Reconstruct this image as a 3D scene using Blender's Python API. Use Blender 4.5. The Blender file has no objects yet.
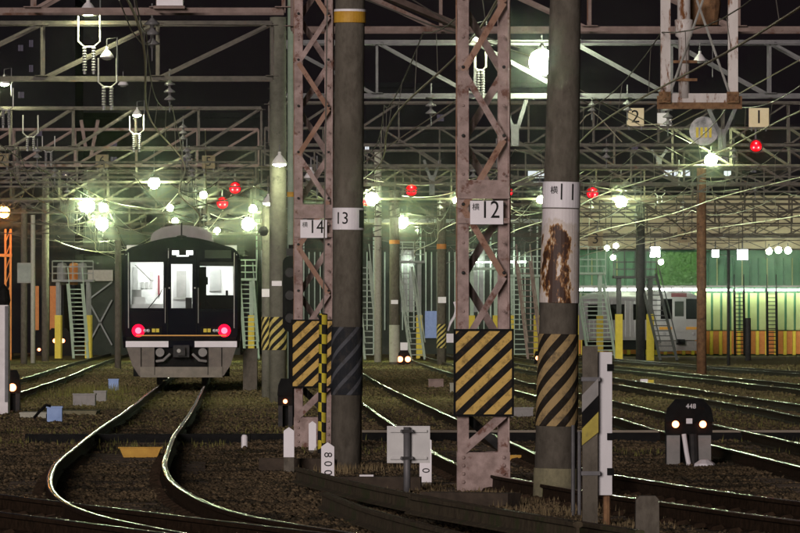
import bpy, bmesh, math, random
import numpy as np
from mathutils import Vector, Matrix, noise
R = math.radians
random.seed(7)
rng = np.random.default_rng(11)
scene = bpy.context.scene
col = scene.collection

# ------------------------------------------------------------------ camera, sky, sun, exposure
F, H, HY = 6000.0, 1.4, 329.0        # focal length in photo pixels, eye height over rail top, horizon row
GZ = -0.165                           # ground level below rail top
cam_d = bpy.data.cameras.new('camera')
cam = bpy.data.objects.new('camera', cam_d); col.objects.link(cam)
cam.location = (0, 0, H)
cam.rotation_euler = (R(90) + math.atan((HY - 266.5) / F), 0, 0)
cam_d.sensor_width = 36; cam_d.lens = 36 * F / 800
cam_d.clip_start = 1; cam_d.clip_end = 4000
scene.camera = cam

SUN_EL, SUN_AZ = R(10), R(196)
world = bpy.data.worlds.new('World'); scene.world = world; world.use_nodes = True
wn, wl = world.node_tree.nodes, world.node_tree.links
wn.clear()
sky = wn.new('ShaderNodeTexSky'); sky.sky_type = 'NISHITA'; sky.sun_disc = False
sky.sun_elevation = SUN_EL; sky.sun_rotation = SUN_AZ; sky.air_density = 1.5; sky.dust_density = 4
tint = wn.new('ShaderNodeMix'); tint.data_type = 'RGBA'; tint.inputs[0].default_value = 0.92
tint.inputs[7].default_value = (0.34, 0.22, 0.38, 1)       # city glow in the night air
bg = wn.new('ShaderNodeBackground'); bg.inputs[1].default_value = 0.014
wo = wn.new('ShaderNodeOutputWorld')
wl.new(sky.outputs[0], tint.inputs[6]); wl.new(tint.outputs[2], bg.inputs[0]); wl.new(bg.outputs[0], wo.inputs[0])

sun_d = bpy.data.lights.new('sun', 'SUN'); sun_d.energy = 1.9; sun_d.angle = R(18); sun_d.color = (1.0, 0.87, 0.84)
sun = bpy.data.objects.new('sun', sun_d); col.objects.link(sun)
sun.rotation_euler = (R(90) - SUN_EL, 0, R(-16))          # low glow from behind the camera, shining up the yard
sun.location = (0, -20, 40)

scene.view_settings.view_transform = 'Standard'; scene.view_settings.look = 'None'
scene.view_settings.exposure = 0.0; scene.view_settings.gamma = 1.0
scene.view_settings.use_curve_mapping = False
scene.cycles.use_denoising = True
scene.cycles.sample_clamp_indirect = 3.0
scene.cycles.max_bounces = 6; scene.cycles.volume_bounces = 0
scene.cycles.use_light_tree = True

# ------------------------------------------------------------------ helpers
def W(px, py, d): return Vector(((px - 400) * d / F, d, H - (py - HY) * d / F))
def X(px, d): return (px - 400) * d / F
def Z(py, d): return H - (py - HY) * d / F
def DG(py): return (H - GZ) * F / (py - HY)                 # distance of a spot on the ground

def nt(name):
    m = bpy.data.materials.new(name); m.use_nodes = True
    n, l = m.node_tree.nodes, m.node_tree.links
    return m, n, l, n['Principled BSDF']

def ramp(n, stops):
    r = n.new('ShaderNodeValToRGB')
    while len(r.color_ramp.elements) < len(stops): r.color_ramp.elements.new(0.5)
    for e, (p, c) in zip(r.color_ramp.elements, stops):
        e.position = p; e.color = (*c, 1)
    return r

def pmat(name, c1, c2, rough=0.7, metal=0.0, scale=6.0, rust=None, rust_at=0.58, rust_scale=2.0, bump=0.0, stretch=(1, 1, 1), spec=0.4):
    m, n, l, b = nt(name)
    g = n.new('ShaderNodeNewGeometry'); mp = n.new('ShaderNodeMapping'); mp.inputs['Scale'].default_value = stretch
    l.new(g.outputs['Position'], mp.inputs[0])
    t = n.new('ShaderNodeTexNoise'); t.inputs['Scale'].default_value = scale; t.inputs['Detail'].default_value = 6; t.inputs['Roughness'].default_value = 0.65
    l.new(mp.outputs[0], t.inputs['Vector'])
    r = ramp(n, [(0.32, c1), (0.68, c2)]); l.new(t.outputs[0], r.inputs[0])
    out = r.outputs[0]
    if rust:
        t2 = n.new('ShaderNodeTexNoise'); t2.inputs['Scale'].default_value = rust_scale; t2.inputs['Detail'].default_value = 8; t2.inputs['Roughness'].default_value = 0.7
        l.new(mp.outputs[0], t2.inputs['Vector'])
        r2 = ramp(n, [(rust_at - 0.03, (0, 0, 0)), (rust_at + 0.05, (1, 1, 1))]); l.new(t2.outputs[0], r2.inputs[0])
        mx = n.new('ShaderNodeMix'); mx.data_type = 'RGBA'; l.new(r2.outputs[0], mx.inputs[0]); l.new(out, mx.inputs[6])
        mx.inputs[7].default_value = (*rust, 1); out = mx.outputs[2]
    l.new(out, b.inputs['Base Color'])
    b.inputs['Roughness'].default_value = rough; b.inputs['Metallic'].default_value = metal
    b.inputs['Specular IOR Level'].default_value = spec
    if bump:
        bp = n.new('ShaderNodeBump'); bp.inputs['Strength'].default_value = bump; bp.inputs['Distance'].default_value = 0.02
        l.new(t.outputs[0], bp.inputs['Height']); l.new(bp.outputs[0], b.inputs['Normal'])
    return m

def emat(name, c, s):
    m, n, l, b = nt(name); n.remove(b)
    e = n.new('ShaderNodeEmission'); e.inputs[0].default_value = (*c, 1); e.inputs[1].default_value = s
    l.new(e.outputs[0], n['Material Output'].inputs[0]); return m

def glassmat(name, tintc=(0.9, 0.95, 0.95), fac=0.10):
    m, n, l, b = nt(name); n.remove(b)
    a = n.new('ShaderNodeBsdfTransparent'); a.inputs[0].default_value = (*tintc, 1)
    g = n.new('ShaderNodeBsdfGlossy'); g.inputs['Roughness'].default_value = 0.05
    x = n.new('ShaderNodeMixShader'); x.inputs[0].default_value = fac
    l.new(a.outputs[0], x.inputs[1]); l.new(g.outputs[0], x.inputs[2]); l.new(x.outputs[0], n['Material Output'].inputs[0]); return m

def stripemat(name, ca, cb, period, slope=1.0, duty=0.5, radius=None, wear=0.5, wearc=(0.05, 0.045, 0.04)):
    """diagonal painted stripes; with radius the sheet is wrapped round a pole"""
    m, n, l, b = nt(name)
    tc = n.new('ShaderNodeTexCoord'); sp = n.new('ShaderNodeSeparateXYZ'); l.new(tc.outputs['Object'], sp.inputs[0])
    u = sp.outputs[0]
    if radius:
        ny = n.new('ShaderNodeMath'); ny.operation = 'MULTIPLY'; ny.inputs[1].default_value = -1; l.new(sp.outputs[1], ny.inputs[0])
        at = n.new('ShaderNodeMath'); at.operation = 'ARCTAN2'; l.new(sp.outputs[0], at.inputs[0]); l.new(ny.outputs[0], at.inputs[1])
        mu = n.new('ShaderNodeMath'); mu.operation = 'MULTIPLY'; mu.inputs[1].default_value = radius; l.new(at.outputs[0], mu.inputs[0]); u = mu.outputs[0]
    k = n.new('ShaderNodeMath'); k.operation = 'MULTIPLY'; k.inputs[1].default_value = slope; l.new(u, k.inputs[0])
    s = n.new('ShaderNodeMath'); s.operation = 'SUBTRACT'; l.new(sp.outputs[2], s.inputs[0]); l.new(k.outputs[0], s.inputs[1])
    dv = n.new('ShaderNodeMath'); dv.operation = 'DIVIDE'; dv.inputs[1].default_value = period; l.new(s.outputs[0], dv.inputs[0])
    fr = n.new('ShaderNodeMath'); fr.operation = 'FRACT'; l.new(dv.outputs[0], fr.inputs[0])
    gt = n.new('ShaderNodeMath'); gt.operation = 'GREATER_THAN'; gt.inputs[1].default_value = duty; l.new(fr.outputs[0], gt.inputs[0])
    mx = n.new('ShaderNodeMix'); mx.data_type = 'RGBA'; l.new(gt.outputs[0], mx.inputs[0]); mx.inputs[6].default_value = (*ca, 1); mx.inputs[7].default_value = (*cb, 1)
    t = n.new('ShaderNodeTexNoise'); t.inputs['Scale'].default_value = 9; t.inputs['Detail'].default_value = 8; t.inputs['Roughness'].default_value = 0.75
    g = n.new('ShaderNodeNewGeometry'); l.new(g.outputs['Position'], t.inputs['Vector'])
    rr = ramp(n, [(0.50, (0, 0, 0)), (0.66, (wear,) * 3)]); l.new(t.outputs[0], rr.inputs[0])
    m2 = n.new('ShaderNodeMix'); m2.data_type = 'RGBA'; l.new(rr.outputs[0], m2.inputs[0]); l.new(mx.outputs[2], m2.inputs[6]); m2.inputs[7].default_value = (*wearc, 1)
    l.new(m2.outputs[2], b.inputs['Base Color']); b.inputs['Roughness'].default_value = 0.7; b.inputs['Specular IOR Level'].default_value = 0.08
    return m

M = {}
M['galv'] = pmat('galvanised_steel', (0.09, 0.09, 0.095), (0.15, 0.148, 0.15), 0.55, 0.2, 5, rust=(0.11, 0.06, 0.03), rust_at=0.66)
M['rustbeam'] = pmat('rusty_painted_steel', (0.17, 0.12, 0.10), (0.28, 0.21, 0.18), 0.7, 0.0, 4, rust=(0.12, 0.05, 0.025), rust_at=0.60, rust_scale=1.3)
M['olivebeam'] = pmat('grimy_olive_steel', (0.045, 0.040, 0.030), (0.11, 0.096, 0.072), 0.6, 0.0, 5, rust=(0.12, 0.06, 0.03), rust_at=0.62)
M['darkbeam'] = pmat('silhouette_gantry_steel', (0.035, 0.03, 0.022), (0.07, 0.06, 0.045), 0.6, 0.0, 5, spec=0.15)  # gantry steel darkened so the far trusses read as silhouettes
M['pinkmast'] = pmat('faded_pink_primer', (0.20, 0.14, 0.12), (0.42, 0.315, 0.285), 0.65, 0.0, 7, rust=(0.13, 0.05, 0.03), rust_at=0.585, rust_scale=5, bump=0.25)
M['lacing'] = pmat('orange_rust_primer', (0.22, 0.11, 0.06), (0.36, 0.23, 0.17), 0.7, 0.0, 4, rust=(0.12, 0.04, 0.02), rust_at=0.6, rust_scale=5)
M['concrete'] = pmat('weathered_concrete', (0.075, 0.065, 0.049), (0.15, 0.133, 0.105), 0.9, 0, 12, rust=(0.09, 0.08, 0.06), rust_at=0.6, rust_scale=3, bump=0.4, stretch=(1, 1, 0.5))
M['concrete_pale'] = pmat('pale_concrete', (0.34, 0.34, 0.27), (0.44, 0.44, 0.36), 0.85, 0, 8, rust=(0.2, 0.2, 0.15), rust_at=0.64)
M['concrete_moss'] = pmat('mossy_concrete', (0.14, 0.13, 0.08), (0.24, 0.22, 0.13), 0.95, 0, 10, rust=(0.10, 0.11, 0.04), rust_at=0.55, bump=0.4)
M['concrete_mid'] = pmat('grey_green_concrete', (0.13, 0.13, 0.10), (0.20, 0.20, 0.155), 0.85, 0, 8, rust=(0.08, 0.08, 0.06), rust_at=0.6, bump=0.3)
M['rustpole'] = pmat('rusted_steel_pole', (0.14, 0.07, 0.035), (0.30, 0.17, 0.08), 0.85, 0, 9, rust=(0.06, 0.03, 0.02), rust_at=0.6)
M['greensteel'] = pmat('pale_green_steel', (0.22, 0.30, 0.22), (0.30, 0.38, 0.28), 0.6, 0, 5, rust=(0.16, 0.12, 0.07), rust_at=0.68)
M['darksteel'] = pmat('dark_steel', (0.022, 0.022, 0.023), (0.048, 0.046, 0.044), 0.55, 0.1, 8, spec=0.15)
M['black'] = pmat('matt_black_paint', (0.005, 0.005, 0.0055), (0.012, 0.0115, 0.0115), 0.6, 0, 10, spec=0.05)
M['white'] = pmat('dirty_white_enamel', (0.66, 0.64, 0.64), (0.80, 0.78, 0.78), 0.5, 0, 6, rust=(0.42, 0.38, 0.33), rust_at=0.68, rust_scale=4)
M['whiterust'] = pmat('white_paint_with_rust', (0.60, 0.56, 0.52), (0.72, 0.68, 0.64), 0.6, 0, 5, rust=(0.20, 0.075, 0.02), rust_at=0.555, rust_scale=7, stretch=(1, 1, 0.28))
M['plainwhite'] = pmat('white_plate_paint', (0.80, 0.78, 0.80), (0.88, 0.86, 0.88), 0.5, 0, 3)
M['disc'] = pmat('stained_disc_paint', (0.10, 0.10, 0.11), (0.62, 0.62, 0.62), 0.5, 0, 3.5)
M['ink'] = pmat('black_lettering', (0.012, 0.012, 0.012), (0.02, 0.02, 0.02), 0.6, spec=0.05)
M['porcelain'] = pmat('grey_porcelain', (0.14, 0.14, 0.14), (0.24, 0.235, 0.23), 0.25, 0, 4, spec=0.6)
M['bracket'] = pmat('bright_tube', (0.30, 0.30, 0.27), (0.46, 0.46, 0.42), 0.4, 0.1, 5)
M['wire'] = pmat('aged_wire', (0.20, 0.19, 0.16), (0.30, 0.28, 0.24), 0.45, 0.5, 3)
M['copper'] = pmat('worn_contact_wire', (0.55, 0.48, 0.38), (0.70, 0.62, 0.50), 0.35, 0.6, 3)
M['railside'] = pmat('rusty_rail_web', (0.014, 0.009, 0.005), (0.045, 0.027, 0.016), 0.8, 0.0, 14, bump=0.3, spec=0.1)
M['railside_old'] = pmat('mossy_rusted_rail', (0.04, 0.028, 0.016), (0.10, 0.08, 0.045), 0.85, 0.1, 11, rust=(0.05, 0.055, 0.02), rust_at=0.56, bump=0.4)
M['railtop'] = pmat('polished_rail_head', (0.74, 0.72, 0.68), (0.85, 0.83, 0.78), 0.15, 1.0, 6, bump=0.05)
M['railtop_dull'] = pmat('dull_rail_head', (0.10, 0.075, 0.05), (0.18, 0.14, 0.09), 0.5, 0.7, 6)
M['sleeper'] = pmat('old_timber_sleeper', (0.035, 0.026, 0.018), (0.075, 0.055, 0.038), 0.9, 0, 9)
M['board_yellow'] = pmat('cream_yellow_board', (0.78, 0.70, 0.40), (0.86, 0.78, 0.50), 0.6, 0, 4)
M['yellow'] = pmat('yellow_safety_paint', (0.62, 0.50, 0.03), (0.74, 0.60, 0.05), 0.55, 0, 5)
M['orange'] = pmat('orange_paint', (0.50, 0.17, 0.03), (0.60, 0.24, 0.05), 0.6, 0, 5)
M['amber'] = pmat('amber_plate', (0.48, 0.25, 0.02), (0.62, 0.36, 0.04), 0.6, 0, 8)
M['blue'] = pmat('blue_plastic_paint', (0.20, 0.32, 0.60), (0.28, 0.42, 0.70), 0.5, 0, 6)
M['greybox'] = pmat('grey_box_paint', (0.20, 0.195, 0.185), (0.28, 0.27, 0.255), 0.6, 0, 6)
M['signback'] = pmat('grey_sign_back', (0.40, 0.40, 0.39), (0.48, 0.48, 0.46), 0.5, 0.3, 5)
M['st12'] = stripemat('hazard_stripes_board', (0.012, 0.012, 0.012), (0.60, 0.41, 0.12), 0.187, 0.95, 0.46, wear=0.8, wearc=(0.055, 0.035, 0.02))
M['st11'] = stripemat('hazard_stripes_pole', (0.02, 0.016, 0.012), (0.36, 0.26, 0.12), 0.20, 1.15, 0.48, radius=0.185, wear=0.75)
M['st13'] = stripemat('worn_dark_stripes', (0.020, 0.022, 0.026), (0.085, 0.09, 0.10), 0.21, 1.1, 0.72, radius=0.17, wear=0.8)
M['stp'] = stripemat('hazard_stripes_small', (0.02, 0.02, 0.02), (0.60, 0.50, 0.16), 0.21, 1.0, 0.5, radius=0.18)
M['stguy'] = stripemat('guy_cover_stripes', (0.02, 0.02, 0.02), (0.62, 0.52, 0.05), 0.24, 0.4, 0.5, radius=0.05, wear=0.3)
M['glass'] = glassmat('clear_glass')
M['darkglass'] = glassmat('smoked_glass', (0.12, 0.13, 0.14), 0.12)
M['navy'] = pmat('gloss_black_front', (0.0045, 0.0045, 0.010), (0.006, 0.006, 0.013), 0.12, 0, 2, spec=0.3)
M['silver'] = pmat('stainless_steel', (0.46, 0.46, 0.45), (0.55, 0.55, 0.54), 0.38, 0.35, 3)
M['roofgrey'] = pmat('grey_roof_paint', (0.19, 0.17, 0.17), (0.26, 0.235, 0.235), 0.7, 0, 3)
M['skirt'] = pmat('grimy_skirt_paint', (0.10, 0.085, 0.068), (0.17, 0.145, 0.115), 0.55, 0, 5)
M['skirtlight'] = pmat('pale_grimy_plate', (0.15, 0.135, 0.10), (0.23, 0.205, 0.155), 0.5, 0, 5)
M['cabwhite'] = pmat('cab_lining', (0.70, 0.70, 0.68), (0.78, 0.78, 0.76), 0.6, 0, 3)
M['maroon'] = pmat('maroon_trim', (0.16, 0.03, 0.04), (0.2, 0.05, 0.06), 0.5)
M['gold'] = pmat('orange_line_paint', (0.65, 0.33, 0.05), (0.72, 0.38, 0.07), 0.4)
M['shedgreen'] = pmat('green_corrugated_sheet', (0.03, 0.14, 0.06), (0.06, 0.21, 0.09), 0.45, 0, 1.5)
M['palegreen'] = pmat('pale_green_panel', (0.30, 0.38, 0.14), (0.38, 0.46, 0.19), 0.55, 0, 1.5)
M['greywall'] = pmat('grey_green_wall', (0.025, 0.034, 0.025), (0.045, 0.055, 0.042), 0.7, 0, 1, spec=0.1)
M['darkwall'] = pmat('dark_far_wall', (0.006, 0.0055, 0.008), (0.011, 0.010, 0.0125), 0.8, 0, 0.5, spec=0.05)
M['beige'] = pmat('beige_fascia_sheet', (0.22, 0.19, 0.115), (0.31, 0.265, 0.165), 0.7, 0, 0.6)
M['stairgreen'] = pmat('light_green_stair_paint', (0.30, 0.42, 0.32), (0.40, 0.52, 0.40), 0.55, 0, 3)
M['stairgrey'] = pmat('grey_stair_paint', (0.17, 0.19, 0.18), (0.25, 0.27, 0.25), 0.55, 0, 3)
M['stairdark'] = pmat('silhouette_stair_grey', (0.045, 0.05, 0.047), (0.08, 0.085, 0.08), 0.55, 0, 3)  # stair grey with the silhouette's shade put into the colour
M['yellow_worn'] = pmat('worn_yellow_paint', (0.30, 0.24, 0.03), (0.46, 0.38, 0.05), 0.6, 0, 9, rust=(0.10, 0.09, 0.05), rust_at=0.6)
LG = (0.82, 1.0, 0.55)
M['lamp'] = emat('mercury_lamp_glow', LG, 330)
M['lampsmall'] = emat('small_shed_lamp_glow', (0.85, 1.0, 0.7), 60)
M['lampnear'] = emat('near_mercury_lamp_glow', (0.86, 1.0, 0.66), 260)
M['lampwarm'] = emat('warm_lamp_glow', (0.95, 1.0, 0.62), 420)
M['lamporange'] = emat('sodium_lamp_glow', (1.0, 0.33, 0.06), 110)
M['red'] = emat('red_signal_light', (1.0, 0.002, 0.006), 9)
M['redglow'] = emat('red_halo_glow', (1.0, 0.003, 0.008), 0.7)
M['redcore'] = emat('red_signal_core', (1.0, 0.10, 0.09), 9)
M['tail'] = emat('tail_light_glow', (1.0, 0.07, 0.11), 6)
M['tailring'] = emat('tail_halo_glow', (1.0, 0.003, 0.03), 2.6)
M['dwarfamber'] = emat('shunt_signal_lens', (1.0, 0.26, 0.10), 10)
M['indicator'] = emat('white_led_indicator', (0.95, 1.0, 0.97), 2.2)
M['cablight'] = emat('cab_ceiling_light', (1.0, 1.0, 0.95), 24)
M['tube'] = emat('fluorescent_tube', (0.92, 1.0, 0.86), 32)
M['square'] = emat('square_floodlight_face', (0.9, 1.0, 0.95), 14)
M['window'] = emat('lit_window', (0.9, 0.95, 1.0), 0.9)
M['window_dim'] = emat('dim_lit_window', (0.85, 0.7, 0.9), 0.07)
M['window_green'] = emat('green_lit_window', (0.25, 0.9, 0.45), 0.25)
M['lens_off'] = pmat('unlit_lens', (0.3, 0.3, 0.3), (0.4, 0.4, 0.4), 0.2)

class MB:
    def __init__(s): s.v = []; s.f = []; s.mi = []; s.k = 0
    def add(s, vs, fs):
        o = len(s.v); s.v += [tuple(p) for p in vs]
        s.f += [tuple(i + o for i in f) for f in fs]; s.mi += [s.k] * len(fs); return s
    def box(s, x0, x1, y0, y1, z0, z1):
        return s.add([(x0, y0, z0), (x1, y0, z0), (x1, y1, z0), (x0, y1, z0), (x0, y0, z1), (x1, y0, z1), (x1, y1, z1), (x0, y1, z1)],
                     [(0, 3, 2, 1), (4, 5, 6, 7), (0, 1, 5, 4), (1, 2, 6, 5), (2, 3, 7, 6), (3, 0, 4, 7)])
    def bar(s, p, q, w, h=None):
        p, q = Vector(p), Vector(q); h = h or w; d = (q - p).normalized()
        up = Vector((0, 0, 1)) if abs(d.z) < 0.95 else Vector((0, 1, 0))
        a = d.cross(up).normalized(); b = a.cross(d)
        c = [(-1, -1), (1, -1), (1, 1), (-1, 1)]
        vs = [e + a * (i * w / 2) + b * (j * h / 2) for e in (p, q) for i, j in c]
        return s.add(vs, [(0, 1, 2, 3), (7, 6, 5, 4), (0, 4, 5, 1), (1, 5, 6, 2), (2, 6, 7, 3), (3, 7, 4, 0)])
    def tube(s, pts, r, n=6, caps=True):
        pts = [Vector(p) for p in pts]; rr = r if isinstance(r, (list, tuple)) else [r] * len(pts); vs = []; fs = []
        for i, p in enumerate(pts):
            d = (pts[min(i + 1, len(pts) - 1)] - pts[max(i - 1, 0)]).normalized()
            up = Vector((0, 0, 1)) if abs(d.z) < 0.95 else Vector((0, 1, 0))
            a = d.cross(up).normalized(); b = a.cross(d)
            for k in range(n):
                t = 2 * math.pi * k / n; vs.append(p + a * (math.cos(t) * rr[i]) + b * (math.sin(t) * rr[i]))
        for i in range(len(pts) - 1):
            for k in range(n):
                k2 = (k + 1) % n; fs.append((i * n + k, i * n + k2, (i + 1) * n + k2, (i + 1) * n + k))
        if caps: fs.append(tuple(range(n))[::-1]); fs.append(tuple((len(pts) - 1) * n + k for k in range(n)))
        return s.add(vs, fs)
    def lathe(s, prof, c=(0, 0, 0), n=14, axis='z'):
        vs = []; fs = []
        for r, z in prof:
            for k in range(n):
                t = 2 * math.pi * k / n; x, y = r * math.cos(t), r * math.sin(t)
                p = (x, y, z) if axis == 'z' else (x, z, y)
                vs.append((p[0] + c[0], p[1] + c[1], p[2] + c[2]))
        for i in range(len(prof) - 1):
            for k in range(n):
                k2 = (k + 1) % n; fs.append((i * n + k, i * n + k2, (i + 1) * n + k2, (i + 1) * n + k))
        fs.append(tuple(range(n))[::-1]); fs.append(tuple((len(prof) - 1) * n + k for k in range(n)))
        return s.add(vs, fs)
    def prism(s, poly, y0, y1):                    # polygon in x,z pulled along y
        n = len(poly)
        vs = [(x, y0, z) for x, z in poly] + [(x, y1, z) for x, z in poly]
        return s.add(vs, [tuple(range(n)), tuple(range(n, 2 * n))[::-1]] + [(i, i + n, (i + 1) % n + n, (i + 1) % n) for i in range(n)])
    def build(s, name, mats, parent=None, loc=None, smooth=False, off=None):
        """vertices are local to the root; off = world point to subtract"""
        if off is not None: s.v = [(a - off[0], b - off[1], c - off[2]) for a, b, c in s.v]
        me = bpy.data.meshes.new(name); me.from_pydata(s.v, [], s.f)
        for m in (mats if isinstance(mats, (list, tuple)) else [mats]): me.materials.append(M[m])
        if s.k: me.polygons.foreach_set('material_index', s.mi)
        if smooth: me.polygons.foreach_set('use_smooth', [True] * len(me.polygons))
        me.update()
        o = bpy.data.objects.new(name, me); col.objects.link(o)
        if parent: o.parent = parent
        if loc is not None: o.location = loc
        return o

def tag(o, label, cat, group=None, kind=None):
    o['label'] = label; o['category'] = cat
    if group: o['group'] = group
    if kind: o['kind'] = kind
    return o
def thing(name, label, cat, loc=(0, 0, 0), group=None, rz=0, kind=None):
    o = bpy.data.objects.new(name, None); col.objects.link(o); o.location = loc; o.rotation_euler = (0, 0, rz); o.empty_display_size = 0.2
    return tag(o, label, cat, group, kind)
def copy_tree(o, parent=None):
    c = o.copy(); col.objects.link(c); c.parent = parent
    for ch in o.children: copy_tree(ch, c)
    return c

# shared unit pieces: an L-angle bar and a square bar, 1 m long along z
_unit = {}
def unit(kind, mat):
    k = (kind, mat)
    if k not in _unit:
        b = MB()
        if kind == 'angle':
            t = 0.16
            b.prism([(-.5, -.5), (.5, -.5), (.5, -.5 + t), (-.5 + t, -.5 + t), (-.5 + t, .5), (-.5, .5)], 0, 1)
            b.v = [(x, z, y) for x, y, z in b.v]; b.f = [f[::-1] for f in b.f]
        elif kind == 'bolt':
            b.lathe([(0.5, 0), (0.5, 0.5), (0.3, 0.9), (0.05, 1)], n=6); b.v = [(x, -z, y) for x, y, z in b.v]
        else: b.box(-.5, .5, -.5, .5, 0, 1)
        me = bpy.data.meshes.new(kind); me.from_pydata(b.v, [], b.f); me.materials.append(M[mat]); me.update(); _unit[k] = me
    return _unit[k]
def member(name, p, q, w, mat, parent, off, kind='angle', h=None, flip=False):
    p, q = Vector(p) - Vector(off), Vector(q) - Vector(off); d = q - p; L = d.length; d.normalize()
    ref = Vector((0, 1, 0)) if abs(d.y) < 0.9 else Vector((0, 0, 1))
    a = ref.cross(d).normalized(); b = d.cross(a)
    if flip: a, b = -a, -b
    m = Matrix(((a.x, b.x, d.x, 0), (a.y, b.y, d.y, 0), (a.z, b.z, d.z, 0), (0, 0, 0, 1)))
    o = bpy.data.objects.new(name, unit(kind, mat)); col.objects.link(o); o.parent = parent
    o.matrix_local = Matrix.Translation(p) @ m @ Matrix.Diagonal((w, h or w, L, 1)); return o
def bolt(p, r, mat, parent, off, name='rivet'):
    o = bpy.data.objects.new(name, unit('bolt', mat)); col.objects.link(o); o.parent = parent
    o.location = Vector(p) - Vector(off); o.scale = (2 * r, r, 2 * r); return o

def text(body, size, mat, parent, loc, rot=(R(90), 0, 0), sx=1.0, wrap=None, name='lettering', ext=0.002):
    cu = bpy.data.curves.new('t', 'FONT'); cu.body = body; cu.size = size; cu.align_x = 'CENTER'; cu.align_y = 'CENTER'; cu.extrude = ext; cu.resolution_u = 3
    to = bpy.data.objects.new('t', cu); col.objects.link(to)
    bpy.context.view_layer.update()
    me = bpy.data.meshes.new_from_object(to.evaluated_get(bpy.context.evaluated_depsgraph_get()))
    bpy.data.objects.remove(to); bpy.data.curves.remove(cu)
    me.transform(Matrix.Diagonal((sx, 1, 1, 1)))
    if wrap:                                                  # bend round a pole; the letters then face -y
        rad, z0, a0 = wrap
        for v in me.vertices:
            t = v.co.x / rad + a0; r = rad + v.co.z
            v.co = Vector((r * math.sin(t), -r * math.cos(t), v.co.y + z0))
    me.materials.clear(); me.materials.append(M[mat])
    o = bpy.data.objects.new(name, me); col.objects.link(o); o.parent = parent
    o.location = loc
    if not wrap: o.rotation_euler = rot
    return o

# ------------------------------------------------------------------ ground
def gh(x, y):
    n1 = noise.noise((x * 0.35, y * 0.12, 1.7)); n2 = noise.noise((x * 1.9, y * 1.1, 5.2)); n3 = noise.noise((x * 6, y * 4, 9.1))
    return GZ + 0.035 * n1 + 0.03 * n2 + 0.018 * n3
xs = [-420, -200, -90, -45, -28] + list(np.arange(-20, -9, 1.0)) + list(np.arange(-9, 9, 0.22)) + list(np.arange(9, 21, 1.0)) + [28, 45, 90, 200, 420]
ys = [-100, -30, 10, 30] + list(np.arange(36, 76, 0.14)) + list(np.arange(76, 170, 0.5)) + list(np.arange(170, 360, 3)) + [380, 420, 480, 560, 700, 900]
gv = [(x, y, gh(x, y)) for y in ys for x in xs]; nx = len(xs)
gf = [(j * nx + i, j * nx + i + 1, (j + 1) * nx + i + 1, (j + 1) * nx + i) for j in range(len(ys) - 1) for i in range(nx - 1)]
m, n, l, b = nt('ballast_ground')
g = n.new('ShaderNodeNewGeometry')
t1 = n.new('ShaderNodeTexNoise'); t1.inputs['Scale'].default_value = 16; t1.inputs['Detail'].default_value = 8; t1.inputs['Roughness'].default_value = 0.8
t2 = n.new('ShaderNodeTexNoise'); t2.inputs['Scale'].default_value = 0.5; t2.inputs['Detail'].default_value = 9; t2.inputs['Roughness'].default_value = 0.82
for t in (t1, t2): l.new(g.outputs['Position'], t.inputs['Vector'])
r1 = ramp(n, [(0.30, (0.035, 0.024, 0.013)), (0.55, (0.125, 0.088, 0.048)), (0.75, (0.27, 0.20, 0.12))]); l.new(t1.outputs[0], r1.inputs[0])
r2 = ramp(n, [(0.42, (0.5, 0.5, 0.5)), (0.62, (1, 1, 1))]); l.new(t2.outputs[0], r2.inputs[0])
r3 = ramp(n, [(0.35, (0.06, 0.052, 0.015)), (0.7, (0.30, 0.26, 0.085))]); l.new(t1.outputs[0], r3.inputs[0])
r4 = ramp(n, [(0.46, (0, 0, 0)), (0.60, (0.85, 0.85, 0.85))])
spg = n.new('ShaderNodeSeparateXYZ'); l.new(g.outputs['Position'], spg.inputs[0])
mr = n.new('ShaderNodeMapRange'); mr.inputs[1].default_value = 62; mr.inputs[2].default_value = 125; mr.inputs[3].default_value = -0.05; mr.inputs[4].default_value = 0.09; l.new(spg.outputs[1], mr.inputs[0])  # olive weed tone rises with distance, lamp-lit look put into its colour
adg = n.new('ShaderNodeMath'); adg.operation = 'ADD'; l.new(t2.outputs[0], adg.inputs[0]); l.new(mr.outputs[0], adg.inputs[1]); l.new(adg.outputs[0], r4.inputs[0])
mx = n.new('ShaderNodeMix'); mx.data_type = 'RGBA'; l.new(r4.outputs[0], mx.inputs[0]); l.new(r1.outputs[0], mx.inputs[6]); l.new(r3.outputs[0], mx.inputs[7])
l.new(mx.outputs[2], b.inputs['Base Color']); b.inputs['Roughness'].default_value = 0.95; b.inputs['Specular IOR Level'].default_value = 0.15
bp = n.new('ShaderNodeBump'); bp.inputs['Strength'].default_value = 0.8; bp.inputs['Distance'].default_value = 0.04; l.new(t1.outputs[0], bp.inputs['Height']); l.new(bp.outputs[0], b.inputs['Normal'])
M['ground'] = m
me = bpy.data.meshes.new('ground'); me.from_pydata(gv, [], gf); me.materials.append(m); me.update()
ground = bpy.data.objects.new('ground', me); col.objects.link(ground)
tag(ground, 'brown ballast and weedy soil of the rail yard', 'ground', kind='structure')

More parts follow.
